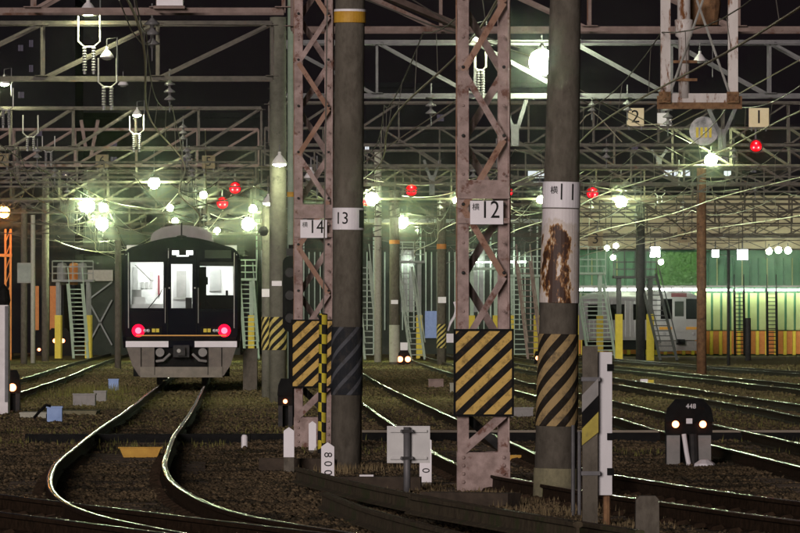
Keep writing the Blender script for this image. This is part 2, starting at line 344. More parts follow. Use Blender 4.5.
# ------------------------------------------------------------------ tracks
def spline(pts, step):
    """Catmull-Rom through (distance, x), resampled by distance"""
    pts = sorted(pts); d = np.array([p[0] for p in pts]); x = np.array([p[1] for p in pts])
    m_ = np.gradient(x, d); out = []
    dd = [d[0]]
    while dd[-1] < d[-1]: dd.append(dd[-1] + step(dd[-1]))
    dd[-1] = d[-1]
    for q in dd:
        i = min(max(np.searchsorted(d, q) - 1, 0), len(d) - 2); h = d[i + 1] - d[i]; t = (q - d[i]) / h
        out.append(((2 * t**3 - 3 * t**2 + 1) * x[i] + (t**3 - 2 * t**2 + t) * h * m_[i] + (-2 * t**3 + 3 * t**2) * x[i + 1] + (t**3 - t**2) * h * m_[i + 1], q))
    return [(float(a), float(c)) for a, c in out]
PROF = [(-.062, -.15), (-.062, -.138), (-.014, -.120), (-.010, -.045), (-.033, -.034), (-.033, -.014), (-.028, -.006), (-.016, -.0015), (0, 0), (.016, -.0015), (.028, -.006), (.033, -.014), (.033, -.034), (.010, -.045), (.014, -.120), (.062, -.138), (.062, -.15)]
def rail_mesh(pts, off, name, parent, top='railtop', seed=0, zoff=0.0):
    b = MB(); n_ = len(PROF); vs = []; top_f = []; side_f = []
    for i, (x, y) in enumerate(pts):
        x0, y0 = pts[max(i - 1, 0)]; x1, y1 = pts[min(i + 1, len(pts) - 1)]
        t = Vector((x1 - x0, y1 - y0)).normalized(); nr = Vector((t.y, -t.x))
        w = 0.010 * noise.noise((seed * 7.3, y * 0.16, off)); wz = 0.012 * noise.noise((seed * 3.1 + 20, y * 0.13, off))
        for px_, pz in PROF: vs.append((x + nr.x * (off + px_ + w), y + nr.y * (off + px_ + w), pz + wz + zoff))
    for i in range(len(pts) - 1):
        for k in range(n_):
            k2 = (k + 1) % n_; f = (i * n_ + k, i * n_ + k2, (i + 1) * n_ + k2, (i + 1) * n_ + k)
            (top_f if k in (6, 7, 8, 9) else side_f).append(f)
    b.add(vs, side_f); b.k = 1; b.add([], top_f); b.f[-len(top_f):] = top_f; b.mi[-len(top_f):] = [1] * len(top_f)
    b.add([], [tuple(range(n_)), tuple((len(pts) - 1) * n_ + k for k in range(n_))[::-1]]); b.f[-2:] = [tuple(range(n_)), tuple((len(pts) - 1) * n_ + k for k in range(n_))[::-1]]; b.mi[-2:] = [0, 0]
    ob = b.build(name, ['railside' if top == 'railtop' else 'railside_old', top], parent); ob.data.polygons.foreach_set('use_smooth', [q == 1 for q in b.mi]); return ob
STEP = lambda d: 0.5 if d < 75 else (1.2 if d < 140 else 3.0)
TR = {
 'train': [(34, 1.2), (38.5, -0.22), (41.8, -1.0), (44.9, -1.64), (48.3, -2.10), (51.5, -2.40), (55.2, -2.66), (60, -2.91), (73.7, -3.38), (100, -4.07), (147.4, -5.38), (200, -6.85), (260, -8.5), (345, -10.8)],
 'crossing': [(36, 0.55), (42, -1.25), (48.4, -3.22), (56, -5.4), (64, -7.5), (76, -10.2)],
 'centre': [(36, 5.0), (41, 4.1), (44.5, 3.42), (48.5, 2.74), (51.2, 2.28), (54, 1.92), (57, 1.55), (66, 1.02), (73, 0.83), (92, 0.38), (120, -0.30), (147, -0.90), (202, -1.92), (260, -2.9), (345, -4.3)],
 'second': [(44, 5.35), (52, 4.98), (62, 4.65), (72, 4.38), (83, 4.17), (98, 3.95), (115, 3.65), (142, 3.13), (191, 2.22), (215, 1.85), (270, 1.1), (345, 0.2)],
 'third': [(60, 7.6), (80, 7.28), (97, 7.02), (112, 6.86), (131, 6.47), (151, 6.10), (168, 5.66), (210, 4.8), (345, 2.6)],
 'fourth': [(90, 10.7), (120, 10.2), (147, 9.7), (179, 8.9), (230, 7.6), (345, 5.2)],
 'fifth': [(140, 14.0), (195, 12.9), (227, 11.4), (280, 9.8), (345, 8.2)],
 'left': [(90, -7.6), (134, -9.05), (171, -10.2), (218, -11.9), (285, -14.2), (350, -16.3)],
 'far left': [(200, -17.5), (320, -21), (350, -22)],
}
TLAB = {'train': 'curving pale-railed track that the dark commuter train stands on', 'crossing': 'track slanting across the bottom left corner to meet the train track',
 'centre': 'shining track curving between the numbered masts toward the lower right', 'second': 'track passing behind the twin-lamp dwarf signal on the right',
 'third': 'track third to the right of the numbered masts, bending away', 'fourth': 'track in front of the yellow footed stair towers', 'fifth': 'far right track nearest the green washing shed',
 'left': 'left siding of two bright rails beside the dark commuter train', 'far left': 'distant siding at the far left below the stair platform'}
slb = MB().box(-1.0, 1.0, -0.11, 0.11, -0.14, 0); slm = bpy.data.meshes.new('sleeper'); slm.from_pydata(slb.v, [], slb.f); slm.materials.append(M['sleeper']); slm.update()
TP = {}
for si, (k, pts) in enumerate(TR.items()):
    p = spline(pts, STEP); TP[k] = p
    t = thing('railway_track', TLAB[k], 'track', (0, 0, 0), kind='structure')
    for s in (-1, 1): rail_mesh(p, s * 0.566, 'rail', t, seed=si * 2 + s)
    acc = 0.0; last = None
    for i in range(1, len(p)):
        if p[i][1] > 92: break
        a, c = Vector(p[i - 1]), Vector(p[i]); L = (c - a).length
        while acc < L:
            q = a + (c - a) * (acc / L)
            if abs(q.x) < q.y * 400 / F + 2 and q.y > 38:
                o = bpy.data.objects.new('sleeper', slm); col.objects.link(o); o.parent = t
                o.location = (q.x, q.y, -0.152 + random.uniform(-.012, .004)); o.rotation_euler = (0, 0, math.atan2(c.y - a.y, c.x - a.x) - R(90) + random.uniform(-.02, .02))
            acc += 0.62
        acc -= L
clb = MB().prism([(-.07, 0), (.07, 0), (.05, .03), (-.02, .045)], -.045, .045); clm = bpy.data.meshes.new('rail_clip'); clm.from_pydata(clb.v, [], clb.f); clm.materials.append(M['railside']); clm.update()
for tr in [o for o in col.objects if o.name.startswith('railway_track') and o['label'] in (TLAB['train'], TLAB['centre'], TLAB['crossing'])]:
    for sl in [o for o in tr.children if o.name.startswith('sleeper') and o.location.y < 72]:
        for s in (-1, 1):
            for e in (-1, 1):
                c = bpy.data.objects.new('rail_clip', clm); col.objects.link(c); c.parent = tr; a = sl.rotation_euler.z
                o2 = s * .566 + e * .095; c.location = (sl.location.x + o2 * math.cos(a), sl.location.y + o2 * math.sin(a), -.150); c.rotation_euler = (0, 0, a + (0 if e > 0 else math.pi))
def track_x(k, d):
    p = TP[k]; return float(np.interp(d, [q[1] for q in p], [q[0] for q in p]))

# ballast stones and dry weeds near the camera (uncountable)
def scatter(nn, d0, d1):
    d = d0 * (d1 / d0) ** rng.random(nn); x = (rng.random(nn) * 2 - 1) * (d * 400 / F + 0.6); return x, d
M['stone'] = pmat('ballast_stone', (0.035, 0.024, 0.012), (0.19, 0.135, 0.07), 0.9, 0, 22, rust=(0.026, 0.020, 0.010), rust_at=0.52, rust_scale=0.7)
M['stone_olive'] = pmat('olive_lit_ballast_stone', (0.045, 0.036, 0.014), (0.25, 0.205, 0.085), 0.9, 0, 18, rust=(0.16, 0.11, 0.06), rust_at=0.58, rust_scale=0.9)  # ballast copy with the lamps' olive light put into its colour
def gravel(N, d0, d1, kmax, mat, label):
    sx_, sy_ = scatter(N, d0, d1)
    size = (0.010 + 0.020 * rng.random(N) ** 2.5) * np.clip(sy_ / 70, 1, kmax)
    octa = np.array([(1, 0, 0), (-1, 0, 0), (0, 1, 0), (0, -1, 0), (0, 0, 1), (0, 0, -1)], float)
    ofc = np.array([(0, 2, 4), (2, 1, 4), (1, 3, 4), (3, 0, 4), (2, 0, 5), (1, 2, 5), (3, 1, 5), (0, 3, 5)])
    vv = octa[None] * (0.6 + 0.8 * rng.random((N, 6, 3))) * size[:, None, None] * np.array([1.25, 1.25, 0.8])
    an = rng.random(N) * 6.28; c_, s_ = np.cos(an)[:, None], np.sin(an)[:, None]
    vx = vv[..., 0] * c_ - vv[..., 1] * s_; vy = vv[..., 0] * s_ + vv[..., 1] * c_; vz = vv[..., 2] + 0.3 * vv[..., 0] * rng.standard_normal((N, 1))
    gz = np.array([gh(a, c) for a, c in zip(sx_, sy_)])
    V = np.stack([vx + sx_[:, None], vy + sy_[:, None], vz + gz[:, None] + 0.006], -1).reshape(-1, 3)
    Fc = (ofc[None] + (np.arange(N) * 6)[:, None, None]).reshape(-1, 3)
    me = bpy.data.meshes.new('gravel'); me.vertices.add(len(V)); me.vertices.foreach_set('co', V.ravel()); me.loops.add(Fc.size); me.polygons.add(len(Fc))
    me.polygons.foreach_set('loop_start', np.arange(len(Fc)) * 3); me.loops.foreach_set('vertex_index', Fc.ravel()); me.update(calc_edges=True)
    me.materials.append(M[mat]); go = bpy.data.objects.new('gravel', me); col.objects.link(go); tag(go, label, 'gravel', kind='stuff')
gravel(130000, 40, 115, 1.6, 'stone', 'loose brown ballast stones between the near tracks')
gravel(70000, 92, 260, 3.2, 'stone_olive', 'ballast stones coloured olive for the lamp light around the train and middle tracks')

def blades(name, label, spots, mat):
    v = []; f = []
    for (x, y, h) in spots:
        a = random.uniform(0, 6.28); lean = random.uniform(0.0, 0.6) * h; w = random.uniform(0.003, 0.007); z = gh(x, y) - 0.01
        dx, dy = math.cos(a), math.sin(a); o = len(v)
        v += [(x - w * dy, y + w * dx, z), (x + w * dy, y - w * dx, z), (x + dx * lean * .4 + w * .7 * dy, y + dy * lean * .4 - w * .7 * dx, z + h * .6), (x + dx * lean * .4 - w * .7 * dy, y + dy * lean * .4 + w * .7 * dx, z + h * .6), (x + dx * lean, y + dy * lean, z + h)]
        f += [(o, o + 1, o + 2, o + 3), (o + 3, o + 2, o + 4)]
    me = bpy.data.meshes.new(name); me.from_pydata(v, [], f); me.materials.append(M[mat]); me.update()
    o = bpy.data.objects.new(name, me); col.objects.link(o); tag(o, label, 'weeds', kind='stuff')
M['straw'] = pmat('dry_straw', (0.12, 0.09, 0.045), (0.24, 0.18, 0.09), 0.9, 0, 3)
M['weed'] = pmat('green_weed', (0.09, 0.095, 0.02), (0.24, 0.23, 0.06), 0.9, 0, 1.2)
def clump(px, py, rx, ry, n_, hmin, hmax):
    d = DG(py); x = X(px, d); out = []
    if py > 455: n_ = int(n_ * .6); hmin *= .6; hmax *= .62; rx *= 1.3
    for _ in range(n_):
        out.append((x + random.gauss(0, rx), d + random.gauss(0, ry), random.uniform(hmin, hmax)))
    return out
sp = []
for a in [(345, 472, .16, .6, 400, .06, .2), (372, 470, .2, .7, 500, .05, .16), (318, 466, .15, .5, 250, .05, .16), (485, 497, .28, .6, 700, .05, .14), (530, 505, .2, .6, 500, .05, .16), (560, 515, .25, .6, 700, .06, .18),
          (596, 527, .3, .5, 500, .05, .14), (650, 525, .35, .6, 500, .04, .10), (420, 488, .3, .6, 500, .05, .13), (450, 490, .2, .5, 300, .05, .12), (300, 462, .2, .6, 250, .04, .13)]: sp += clump(*a)
blades('dry_weeds', 'tufts of dry straw-coloured grass round the mast feet', sp, 'straw')
sp = []
for a in [(96, 394, .5, 3, 900, .08, .28), (60, 397, .8, 3, 500, .05, .14), (110, 400, .4, 2, 300, .05, .15)]: sp += clump(*a)
for _ in range(30000):
    d = 74 * (320 / 74) ** random.random(); x = random.uniform(-1, 1) * (d * 400 / F + .5)
    if noise.noise((x * 0.45, d * 0.2, 3.3)) > 0.06: sp.append((x, d, random.uniform(.03, .13)))
blades('green_weeds', 'low green weeds growing through the ballast', sp, 'weed')

# ------------------------------------------------------------------ overhead gantries
def gantry(label, d, xL, xR, zb, depth, mat, panel=2.05, rear=0.75, flip=False, cw=0.12):
    cw *= .68
    off = Vector((xL, d, 0)); t = thing('truss_gantry', label, 'gantry', off, 'overhead truss gantries across the yard')
    zt = zb + depth
    for k, y in enumerate((d, d + rear)):
        member('top_chord', (xL, y, zt), (xR, y, zt), cw, mat, t, off, flip=True)
        member('bottom_chord', (xL, y, zb), (xR, y, zb), cw, mat, t, off)
        n_ = max(1, round((xR - xL) / panel)); w = (xR - xL) / n_
        for i in range(n_ + 1):
            x = xL + i * w
            member('vertical', (x, y + .02, zb), (x, y + .02, zt), cw * .6, mat, t, off)
            if i < n_:
                a, c = ((x, y - .012, zb), (x + w, y - .012, zt)) if not flip else ((x, y - .012, zt), (x + w, y - .012, zb))
                member('diagonal', a, c, cw * .62, mat, t, off)
            if k == 0 and d < 172:
                member('gusset', (x - .13, y - cw * .5 - .012, zt - .05), (x + .13, y - cw * .5 - .012, zt - .05), .015, mat, t, off, kind='bar', h=.19)
                member('gusset', (x - .13, y - cw * .5 - .012, zb + .05), (x + .13, y - cw * .5 - .012, zb + .05), .015, mat, t, off, kind='bar', h=.19)
                for dx in (-.09, 0, .09): bolt((x + dx, y - cw * .5 - .024, zt - .05), .016, 'darksteel', t, off, 'bolt'); bolt((x + dx, y - cw * .5 - .024, zb + .05), .016, 'darksteel', t, off, 'bolt')
            if k == 0 and i < n_:
                member('cross_tie', (x, d, zb + .02), (x, d + rear, zb + .02), cw * .45, mat, t, off)
                member('cross_tie', (x, d, zt - .02), (x + w, d + rear, zt - .02), cw * .45, mat, t, off)
    return t
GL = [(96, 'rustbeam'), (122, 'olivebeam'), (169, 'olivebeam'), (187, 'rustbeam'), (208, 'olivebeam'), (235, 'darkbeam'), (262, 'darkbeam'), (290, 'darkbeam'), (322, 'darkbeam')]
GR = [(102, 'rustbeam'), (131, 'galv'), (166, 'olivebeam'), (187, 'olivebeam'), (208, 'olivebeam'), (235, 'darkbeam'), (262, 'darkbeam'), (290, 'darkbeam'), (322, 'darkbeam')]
ORD = ['nearest', 'second', 'third', 'fourth', 'fifth', 'sixth', 'seventh', 'eighth', 'farthest']
CX = lambda d: -2.5 - (d - 122) * 0.028                       # the row of posts down the middle
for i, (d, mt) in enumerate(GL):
    v = X(0, d) - 1.5; nm = {'rustbeam': 'brown rusty', 'olivebeam': 'grimy olive', 'darkbeam': 'silhouette-dark'}[mt]
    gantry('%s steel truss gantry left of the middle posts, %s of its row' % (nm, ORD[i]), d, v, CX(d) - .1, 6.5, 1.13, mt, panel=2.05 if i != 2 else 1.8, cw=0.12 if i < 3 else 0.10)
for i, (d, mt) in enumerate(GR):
    v = X(800, d) + 1.5; nm = {'rustbeam': 'pinkish rusty', 'galv': 'grey galvanised', 'olivebeam': 'grimy olive', 'darkbeam': 'silhouette-dark'}[mt]
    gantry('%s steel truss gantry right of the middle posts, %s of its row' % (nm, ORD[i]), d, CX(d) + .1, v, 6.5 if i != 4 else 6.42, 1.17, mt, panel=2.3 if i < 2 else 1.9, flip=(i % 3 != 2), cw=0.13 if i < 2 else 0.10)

def slim_beam(label, d, xL, xR, zb, depth, mat, panel=1.3):
    off = Vector((xL, d, 0)); t = thing('lattice_crossbeam', label, 'crossbeam', off, 'slim lattice crossbeams between the gantries')
    for z in (zb, zb + depth): member('chord', (xL, d, z), (xR, d, z), .055, mat, t, off)
    n_ = max(1, round((xR - xL) / panel)); w = (xR - xL) / n_
    for i in range(n_):
        x = xL + i * w; u = i % 2
        member('lacing_bar', (x, d - .01, zb + depth * u), (x + w, d - .01, zb + depth * (1 - u)), .045, mat, t, off)
        if i % 3 == 0: member('hanger', (x, d + .02, zb - .55 - .3 * (i % 2)), (x, d + .02, zb + depth), .04, mat, t, off)
    return t
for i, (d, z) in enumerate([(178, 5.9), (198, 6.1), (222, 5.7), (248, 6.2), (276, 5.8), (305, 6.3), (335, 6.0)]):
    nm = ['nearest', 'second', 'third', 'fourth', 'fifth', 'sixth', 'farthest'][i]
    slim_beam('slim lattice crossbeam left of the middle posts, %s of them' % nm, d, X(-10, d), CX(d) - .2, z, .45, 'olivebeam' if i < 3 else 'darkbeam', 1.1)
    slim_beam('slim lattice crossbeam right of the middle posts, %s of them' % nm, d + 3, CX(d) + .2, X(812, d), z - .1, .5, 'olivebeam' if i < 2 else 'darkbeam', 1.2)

# ------------------------------------------------------------------ poles and lattice masts
def lathe_pole(b, x, y, r0, r1, z0, z1, n=20): b.lathe([(r0, z0), (r1, z1)], (x, y, 0), n)
def pole(name, label, px, d, r0, r1, ztop, mat, group=None):
    off = Vector((X(px, d), d, GZ)); t = thing(name, label, 'pole', off, group)
    b = MB(); b.lathe([(r0, -.3), (r0 + (r1 - r0) * .5, ztop / 2), (r1, ztop - GZ)], n=22); b.build('shaft', mat, t, smooth=True)
    return t, off
def band(t, r, z0, z1, mat, name='band', n=22, r1=None):
    r1 = r if r1 is None else r1
    b = MB(); b.lathe([(r - .004, z0), (r, z0 + .003), (r1, z1 - .003), (r1 - .004, z1)], n=n); return b.build(name, mat, t, smooth=False)

# pole 11
D11 = 54.5
t, off = pole('concrete_pole', 'thick concrete pole numbered 11 with rust-streaked white sleeve', 555, D11, .200, .088, 8.6, 'concrete')
t.rotation_euler = (0, R(1.2), 0)
zz = lambda py, d: Z(py, d) - GZ
r11 = lambda py: .200 - .112 * ((zz(py, D11) + .3) / (8.765 + .3))
band(t, r11(208) + .010, zz(208, D11), zz(182, D11), 'plainwhite', 'number_plate', 32, r11(182) + .010)
text('1 1', 0.215, 'ink', t, (0, 0, 0), wrap=(r11(195) + .014, zz(193, D11), 0.28), sx=.64, name='number')
text('横', 0.075, 'ink', t, (0, 0, 0), wrap=(r11(195) + .014, zz(191, D11), -0.42), name='prefix')
m, n, l, b = nt('white_sleeve_rust_patch')
tc = n.new('ShaderNodeTexCoord'); mp = n.new('ShaderNodeMapping'); mp.inputs['Scale'].default_value = (1, 1, .42); l.new(tc.outputs['Object'], mp.inputs[0])
ns = n.new('ShaderNodeTexNoise'); ns.inputs['Scale'].default_value = 15; ns.inputs['Detail'].default_value = 7; ns.inputs['Roughness'].default_value = .62; l.new(mp.outputs[0], ns.inputs['Vector'])
sx3 = n.new('ShaderNodeSeparateXYZ'); l.new(tc.outputs['Object'], sx3.inputs[0])
def mth(op, a_, b_=None):
    q = n.new('ShaderNodeMath'); q.operation = op
    for i_, w_ in enumerate((a_, b_)):
        if w_ is None: continue
        if isinstance(w_, (int, float)): q.inputs[i_].default_value = w_
        else: l.new(w_, q.inputs[i_])
    return q.outputs[0]
cx = mth('ABSOLUTE', mth('ADD', sx3.outputs[0], .035)); cz = mth('ABSOLUTE', mth('SUBTRACT', sx3.outputs[2], zz(268, D11)))
val = mth('SUBTRACT', mth('SUBTRACT', ns.outputs[0], mth('MULTIPLY', mth('POWER', mth('MULTIPLY', cx, 6.2), 2.0), .22)), mth('MULTIPLY', mth('POWER', mth('MULTIPLY', cz, 2.6), 4.0), .20))
rr_ = ramp(n, [(.10, (.76, .72, .71)), (.22, (.60, .54, .47)), (.33, (.70, .64, .60)), (.37, (.58, .44, .26)), (.40, (.28, .12, .03)), (.455, (.05, .02, .01))]); l.new(val, rr_.inputs[0])
l.new(rr_.outputs[0], b.inputs['Base Color']); b.inputs['Roughness'].default_value = .6; M['sleeve11'] = m
band(t, r11(303) + .008, zz(303, D11), zz(209, D11), 'sleeve11', 'sleeve', 32, r11(209) + .006)
band(t, r11(426) + .006, zz(426, D11), zz(334, D11), 'st11', 'hazard_band', 32, r11(334) + .006)
band(t, r11(490) + .006, zz(505, D11) - .1, zz(468, D11), 'concrete_moss', 'foot_collar', 32)
# pole 13
D13 = 66.7
t, off = pole('concrete_pole', 'dark concrete pole numbered 13 beside the lattice mast', 346.0, D13, .172, .158, 8.6, 'concrete')
t.rotation_euler = (0, R(.5), 0)
band(t, .176, zz(230, D13), zz(208, D13), 'plainwhite', 'number_plate', 32)
text('13', 0.19, 'ink', t, (0, 0, 0), wrap=(.178, zz(219, D13), -0.42), name='number', sx=.9)
b = MB(); vs = [(.1785 * math.sin(a), -.1785 * math.cos(a), z) for z in (zz(228, D13), zz(210, D13)) for a in (.75, .95, 1.15, 1.4)]
b.add(vs, [(0, 1, 5, 4), (1, 2, 6, 5), (2, 3, 7, 6)]).build('dark_patch', 'darksteel', t)
band(t, .176, zz(395, D13), zz(327, D13), 'st13', 'hazard_band', 32)
band(t, .178, zz(23, D13), zz(10, D13), 'amber', 'amber_band', 32)
band(t, .179, zz(12, D13), zz(9.5, D13), 'plainwhite', 'white_band', 32)

def lattice_mast(label, pxc, d, wid, ztop, board, plate, num, plates_y, depth=.42, ph=.66, leg=.108):
    off = Vector((X(pxc, d), d, GZ)); t = thing('lattice_mast', label, 'mast', off)
    h = ztop - GZ; w = wid / 2 - leg / 2; O = (0, 0, 0)
    for sx in (-1, 1):
        for y in (0, depth):
            member('leg', (sx * w, y, -.25), (sx * w, y, h), leg, 'pinkmast', t, O, flip=(sx > 0))
    zb = zz(plates_y[0], d); z = zb; i = 0
    while z < h - ph:
        s = 1 if i % 2 else -1
        member('lacing_bar', (-s * w, -leg / 2 - .008, z), (s * w, -leg / 2 - .008, z + ph), .062, 'pinkmast' if i % 3 == 1 else 'lacing', t, O, kind='bar', h=.014)
        member('lacing_bar', (s * w, depth + leg / 2 + .008, z), (-s * w, depth + leg / 2 + .008, z + ph), .075, 'pinkmast', t, O, kind='bar', h=.014)
        for sx in (-1, 1):
            member('side_lacing_bar', (sx * (w + leg / 2 + .008), 0 if s > 0 else depth, z), (sx * (w + leg / 2 + .008), depth if s > 0 else 0, z + ph), .014, 'lacing', t, O, kind='bar', h=.06)
            bolt((sx * w, -leg / 2 - .016, z + .04), .018, 'darksteel', t, O)
            bolt((sx * w, -leg / 2 - .001, z + ph * .5), .016, 'pinkmast', t, O)
        z += ph; i += 1
    # foot plate and the open panel above it
    z0, z1 = zz(plates_y[2], d), zz(plates_y[1], d)
    b = MB(); b.box(-wid / 2 - .005, wid / 2 + .005, -leg / 2 - .016, -leg / 2 - .004, z0 - .2, z1); b.build('foot_plate', 'pinkmast', t)
    b = MB(); b.box(-wid / 2 - .005, wid / 2 + .005, depth + leg / 2 + .004, depth + leg / 2 + .016, z0 - .2, z1); b.build('foot_plate', 'pinkmast', t)
    for sx in (-1, 1):
        for k in range(5): bolt((sx * (wid / 2 - .055), -leg / 2 - .016, z0 + .05 + (z1 - z0 - .1) * k / 4), .020, 'pinkmast', t, O)
    member('lacing_bar', (-w, -leg / 2 - .03, z1 + .02), (w, -leg / 2 - .03, zz(plates_y[0], d)), .085, 'pinkmast', t, O, kind='bar', h=.016)
    member('lacing_bar', (w, depth + leg / 2 + .03, z1 + .02), (-w, depth + leg / 2 + .03, zz(plates_y[0], d)), .085, 'darksteel', t, O, kind='bar', h=.016)
    # hazard board with a dark rim
    by0, by1 = zz(board[1], d), zz(board[0], d); bw = wid / 2 + .02
    b = MB(); b.box(-bw, bw, -leg / 2 - .085, -leg / 2 - .055, by0, by1); bo = b.build('hazard_board', 'st12', t)
    for nm, bx in (('rim', (-bw - .02, -bw, by0 - .02, by1 + .02)), ('rim', (bw, bw + .02, by0 - .02, by1 + .02)), ('rim', (-bw, bw, by0 - .02, by0)), ('rim', (-bw, bw, by1, by1 + .02))):
        MB().box(bx[0], bx[1], -leg / 2 - .095, -leg / 2 - .045, bx[2], bx[3]).build(nm, 'black', bo)
    # number plate on a batten
    py0, py1 = zz(plate[1], d), zz(plate[0], d); x0, x1 = X(plate[2], d) - off.x, X(plate[3], d) - off.x
    MB().box(-wid / 2, wid / 2, -leg / 2 - .03, -leg / 2 - .018, py0 + .01, py0 + .06).build('batten', 'pinkmast', t)
    MB().box(-wid / 2, wid / 2, -leg / 2 - .03, -leg / 2 - .018, py1 + .02, py1 + .20).build('batten', 'pinkmast', t)
    np_ = MB().box(x0, x1, -leg / 2 - .052, -leg / 2 - .034, py0, py1).build('number_plate', 'plainwhite', t)
    text(num, (py1 - py0) * 1.05, 'ink', np_, ((x0 + x1) / 2 + (x1 - x0) * .10, -leg / 2 - .056, (py0 + py1) / 2 + .02), name='number', sx=.82)
    text('横', (py1 - py0) * .32, 'ink', np_, (x0 + (x1 - x0) * .17, -leg / 2 - .056, (py0 + py1) / 2 + .05), name='prefix')
    return t, off
D12, D14 = 57.8, 78.0
lattice_mast('pink lattice mast numbered 12 with large yellow and black board', 483.5, D12, .50, 8.6, (331, 414), (201, 224.5, 470, 503), '12', (414, 452, 495))
t14, o14 = lattice_mast('pink lattice mast numbered 14 beside the dark round pole', 313.5, D14, .50, 8.8, (321, 386), (220, 238, 300.5, 327), '14', (386, 417, 452), ph=.60)
# striped guy cover in front of mast 14
pA = W(321.5, 452, 74); pA.z = GZ
t = thing('guy_wire', 'yellow and black striped guy wire cover before mast 14', 'guy wire', pA)
MB().tube([(0, 0, -.2), (0.02, .3, 1.75)], .052, 10).build('striped_cover', 'stguy', t, smooth=True)
MB().tube([(0.02, .3, 1.75), (.08, 2.2, 8.5)], .010, 5).build('cable', 'wire', t)

# middle posts
def post(label, px, d, w, top_y, mat, stripes=None, tags=(), bands=()):
    r = w / 2; t, off = pole('concrete_pole', label, px, d, r, r * .94, Z(top_y, d) if top_y is not None else 8.0, mat)
    if stripes: band(t, r + .006, zz(stripes[1], d), zz(stripes[0], d), 'stp', 'hazard_band')
    for (ya, yb, x0, x1) in tags:
        MB().box(X(x0, d) - off.x, X(x1, d) - off.x, -r - .03, -r - .005, zz(yb, d), zz(ya, d)).build('small_plate', 'plainwhite', t)
    for (ya, yb, m_) in bands: band(t, r + .005, zz(yb, d), zz(ya, d), m_, 'paint_band')
    return t, off
post('tall grey post by the train with hazard band, carrying a hooded lamp', 278, 127, .37, None, 'concrete_mid', (317, 350), [(281, 286, 272, 282)])
post('slimmer grey post with hazard band left of the hooded-lamp post', 266.5, 136, .22, 205, 'concrete_mid', (317, 350), [(289, 297, 262, 270)])
post('pale green steel pole behind mast 14', 291.5, 112, .16, None, 'greensteel', None, [], [(192, 197, 'amber')])
post('thin pale pole lit bright green in the middle distance', 378, 285, .36, 152, 'concrete_pale')
post('dark pole with orange ring behind the far dwarf signal', 394.5, 262, .46, 190, 'concrete', None, [(300, 304, 391, 398)], [(240, 244, 'orange'), (325, 362, 'concrete_pale')])
post('grey pole with orange ring and faint stripes between masts 13 and 12', 441.5, 258, .41, 196, 'concrete', (324, 348), [(297, 303, 438, 446)], [(244, 249, 'orange')])
post('rust-brown steel pole in front of the washing shed', 701.5, 204, .34, 168, 'rustpole')
post('dark pole by the yellow footed stair towers', 640.5, 292, .46, 205, 'darksteel')
post('olive pole left of the train below the floodlights', 45.5, 290, .36, 175, 'concrete')
post('tall grey-green pole left of the equipment box', 24, 270, .30, 205, 'concrete')
post('pale narrow pole right of the equipment box', 33, 276, .22, 215, 'concrete_pale')
post('thin dark pole just left of the train front', 118, 230, .25, 240, 'concrete')
post('thin dark pole right of the rusty pole', 728.5, 250, .14, 250, 'darksteel')
post('short dark post before the orange striped wall', 748, 300, .30, 318, 'darksteel')
tag(MB().lathe([(.002, -.11), (.07, -.09), (.105, -.02), (.105, .02), (.06, .09), (.002, .11)], n=16).build('round_mirror', 'darksteel', loc=W(263.5, 231, 126.6)), 'small dark ball mirror on the slim post by the train', 'mirror')

# ------------------------------------------------------------------ lamps
def ico(r, sub=2):
    bm = bmesh.new(); bmesh.ops.create_icosphere(bm, subdivisions=sub, radius=r)
    b = MB(); bm.verts.index_update(); b.add([v.co[:] for v in bm.verts], [[v.index for v in f.verts] for f in bm.faces]); bm.free(); return b
LAMPS = [ # px, py, d, radius px (globe as large as the lamp's flare), label
 (542, 62, 130, 14.0, 'biggest floodlight globe shining beside pole 11'), (711, 160, 207.4, 7.0, 'floodlight globe above the rusty pole, under the round mirror board'),
 (621, 202, 261, 6.5, 'floodlight globe right of the red signal by pole 11'), (87, 206, 261, 8.5, 'largest floodlight globe of the trio at upper left'),
 (103.5, 208, 289, 5.0, 'smallest floodlight globe of the trio at upper left'), (102, 224, 289, 7.0, 'lowest floodlight globe of the trio at upper left'),
 (154, 183, 234, 6.5, 'starry floodlight globe above the train left corner'), (248, 224, 321, 7.0, 'large floodlight globe right of the train roof'),
 (203.5, 195, 289, 4.0, 'small floodlight globe left of the paired red signals'), (170, 208, 289, 3.8, 'small floodlight globe over the train roof left half'),
 (253, 209, 289, 4.2, 'smaller floodlight globe above the large one right of the train roof'), (217, 231, 321, 3.6, 'small floodlight globe touching the train roof at right'),
 (175, 221, 321, 3.4, 'small floodlight globe just over the roof hood'), (402, 222, 321, 7.0, 'floodlight globe over the far dwarf signal'),
 (458, 201, 261, 5.2, 'floodlight globe just left of mast 12'), (372, 199, 266, 7.0, 'floodlight globe at the thin pale pole'),
 (541, 200, 261, 4.8, 'floodlight globe just left of pole 11 number plate'), (316, 209, 289, 4.0, 'small floodlight globe seen through mast 14'),
 (333, 224, 289, 3.0, 'tiny floodlight globe between mast 14 and pole 13'),
]
def clear_depth(px, py, rp, d0):
    rows = [q[0] for q in (GL if px < 278 else GR)]; best = None
    for c in rows:
        z = Z(py, c - .6)
        if not 5.3 < z < 8.0: continue
        bad = any(abs(HY - (zc - H) * F / r_ - py) < rp + 1.5 for r_ in rows if r_ < c for zc in (6.5, 7.64))
        sc = abs(c - d0) + (500 if bad else 0)
        if best is None or sc < best[0]: best = (sc, c - .6)
    return best[1] if best else d0
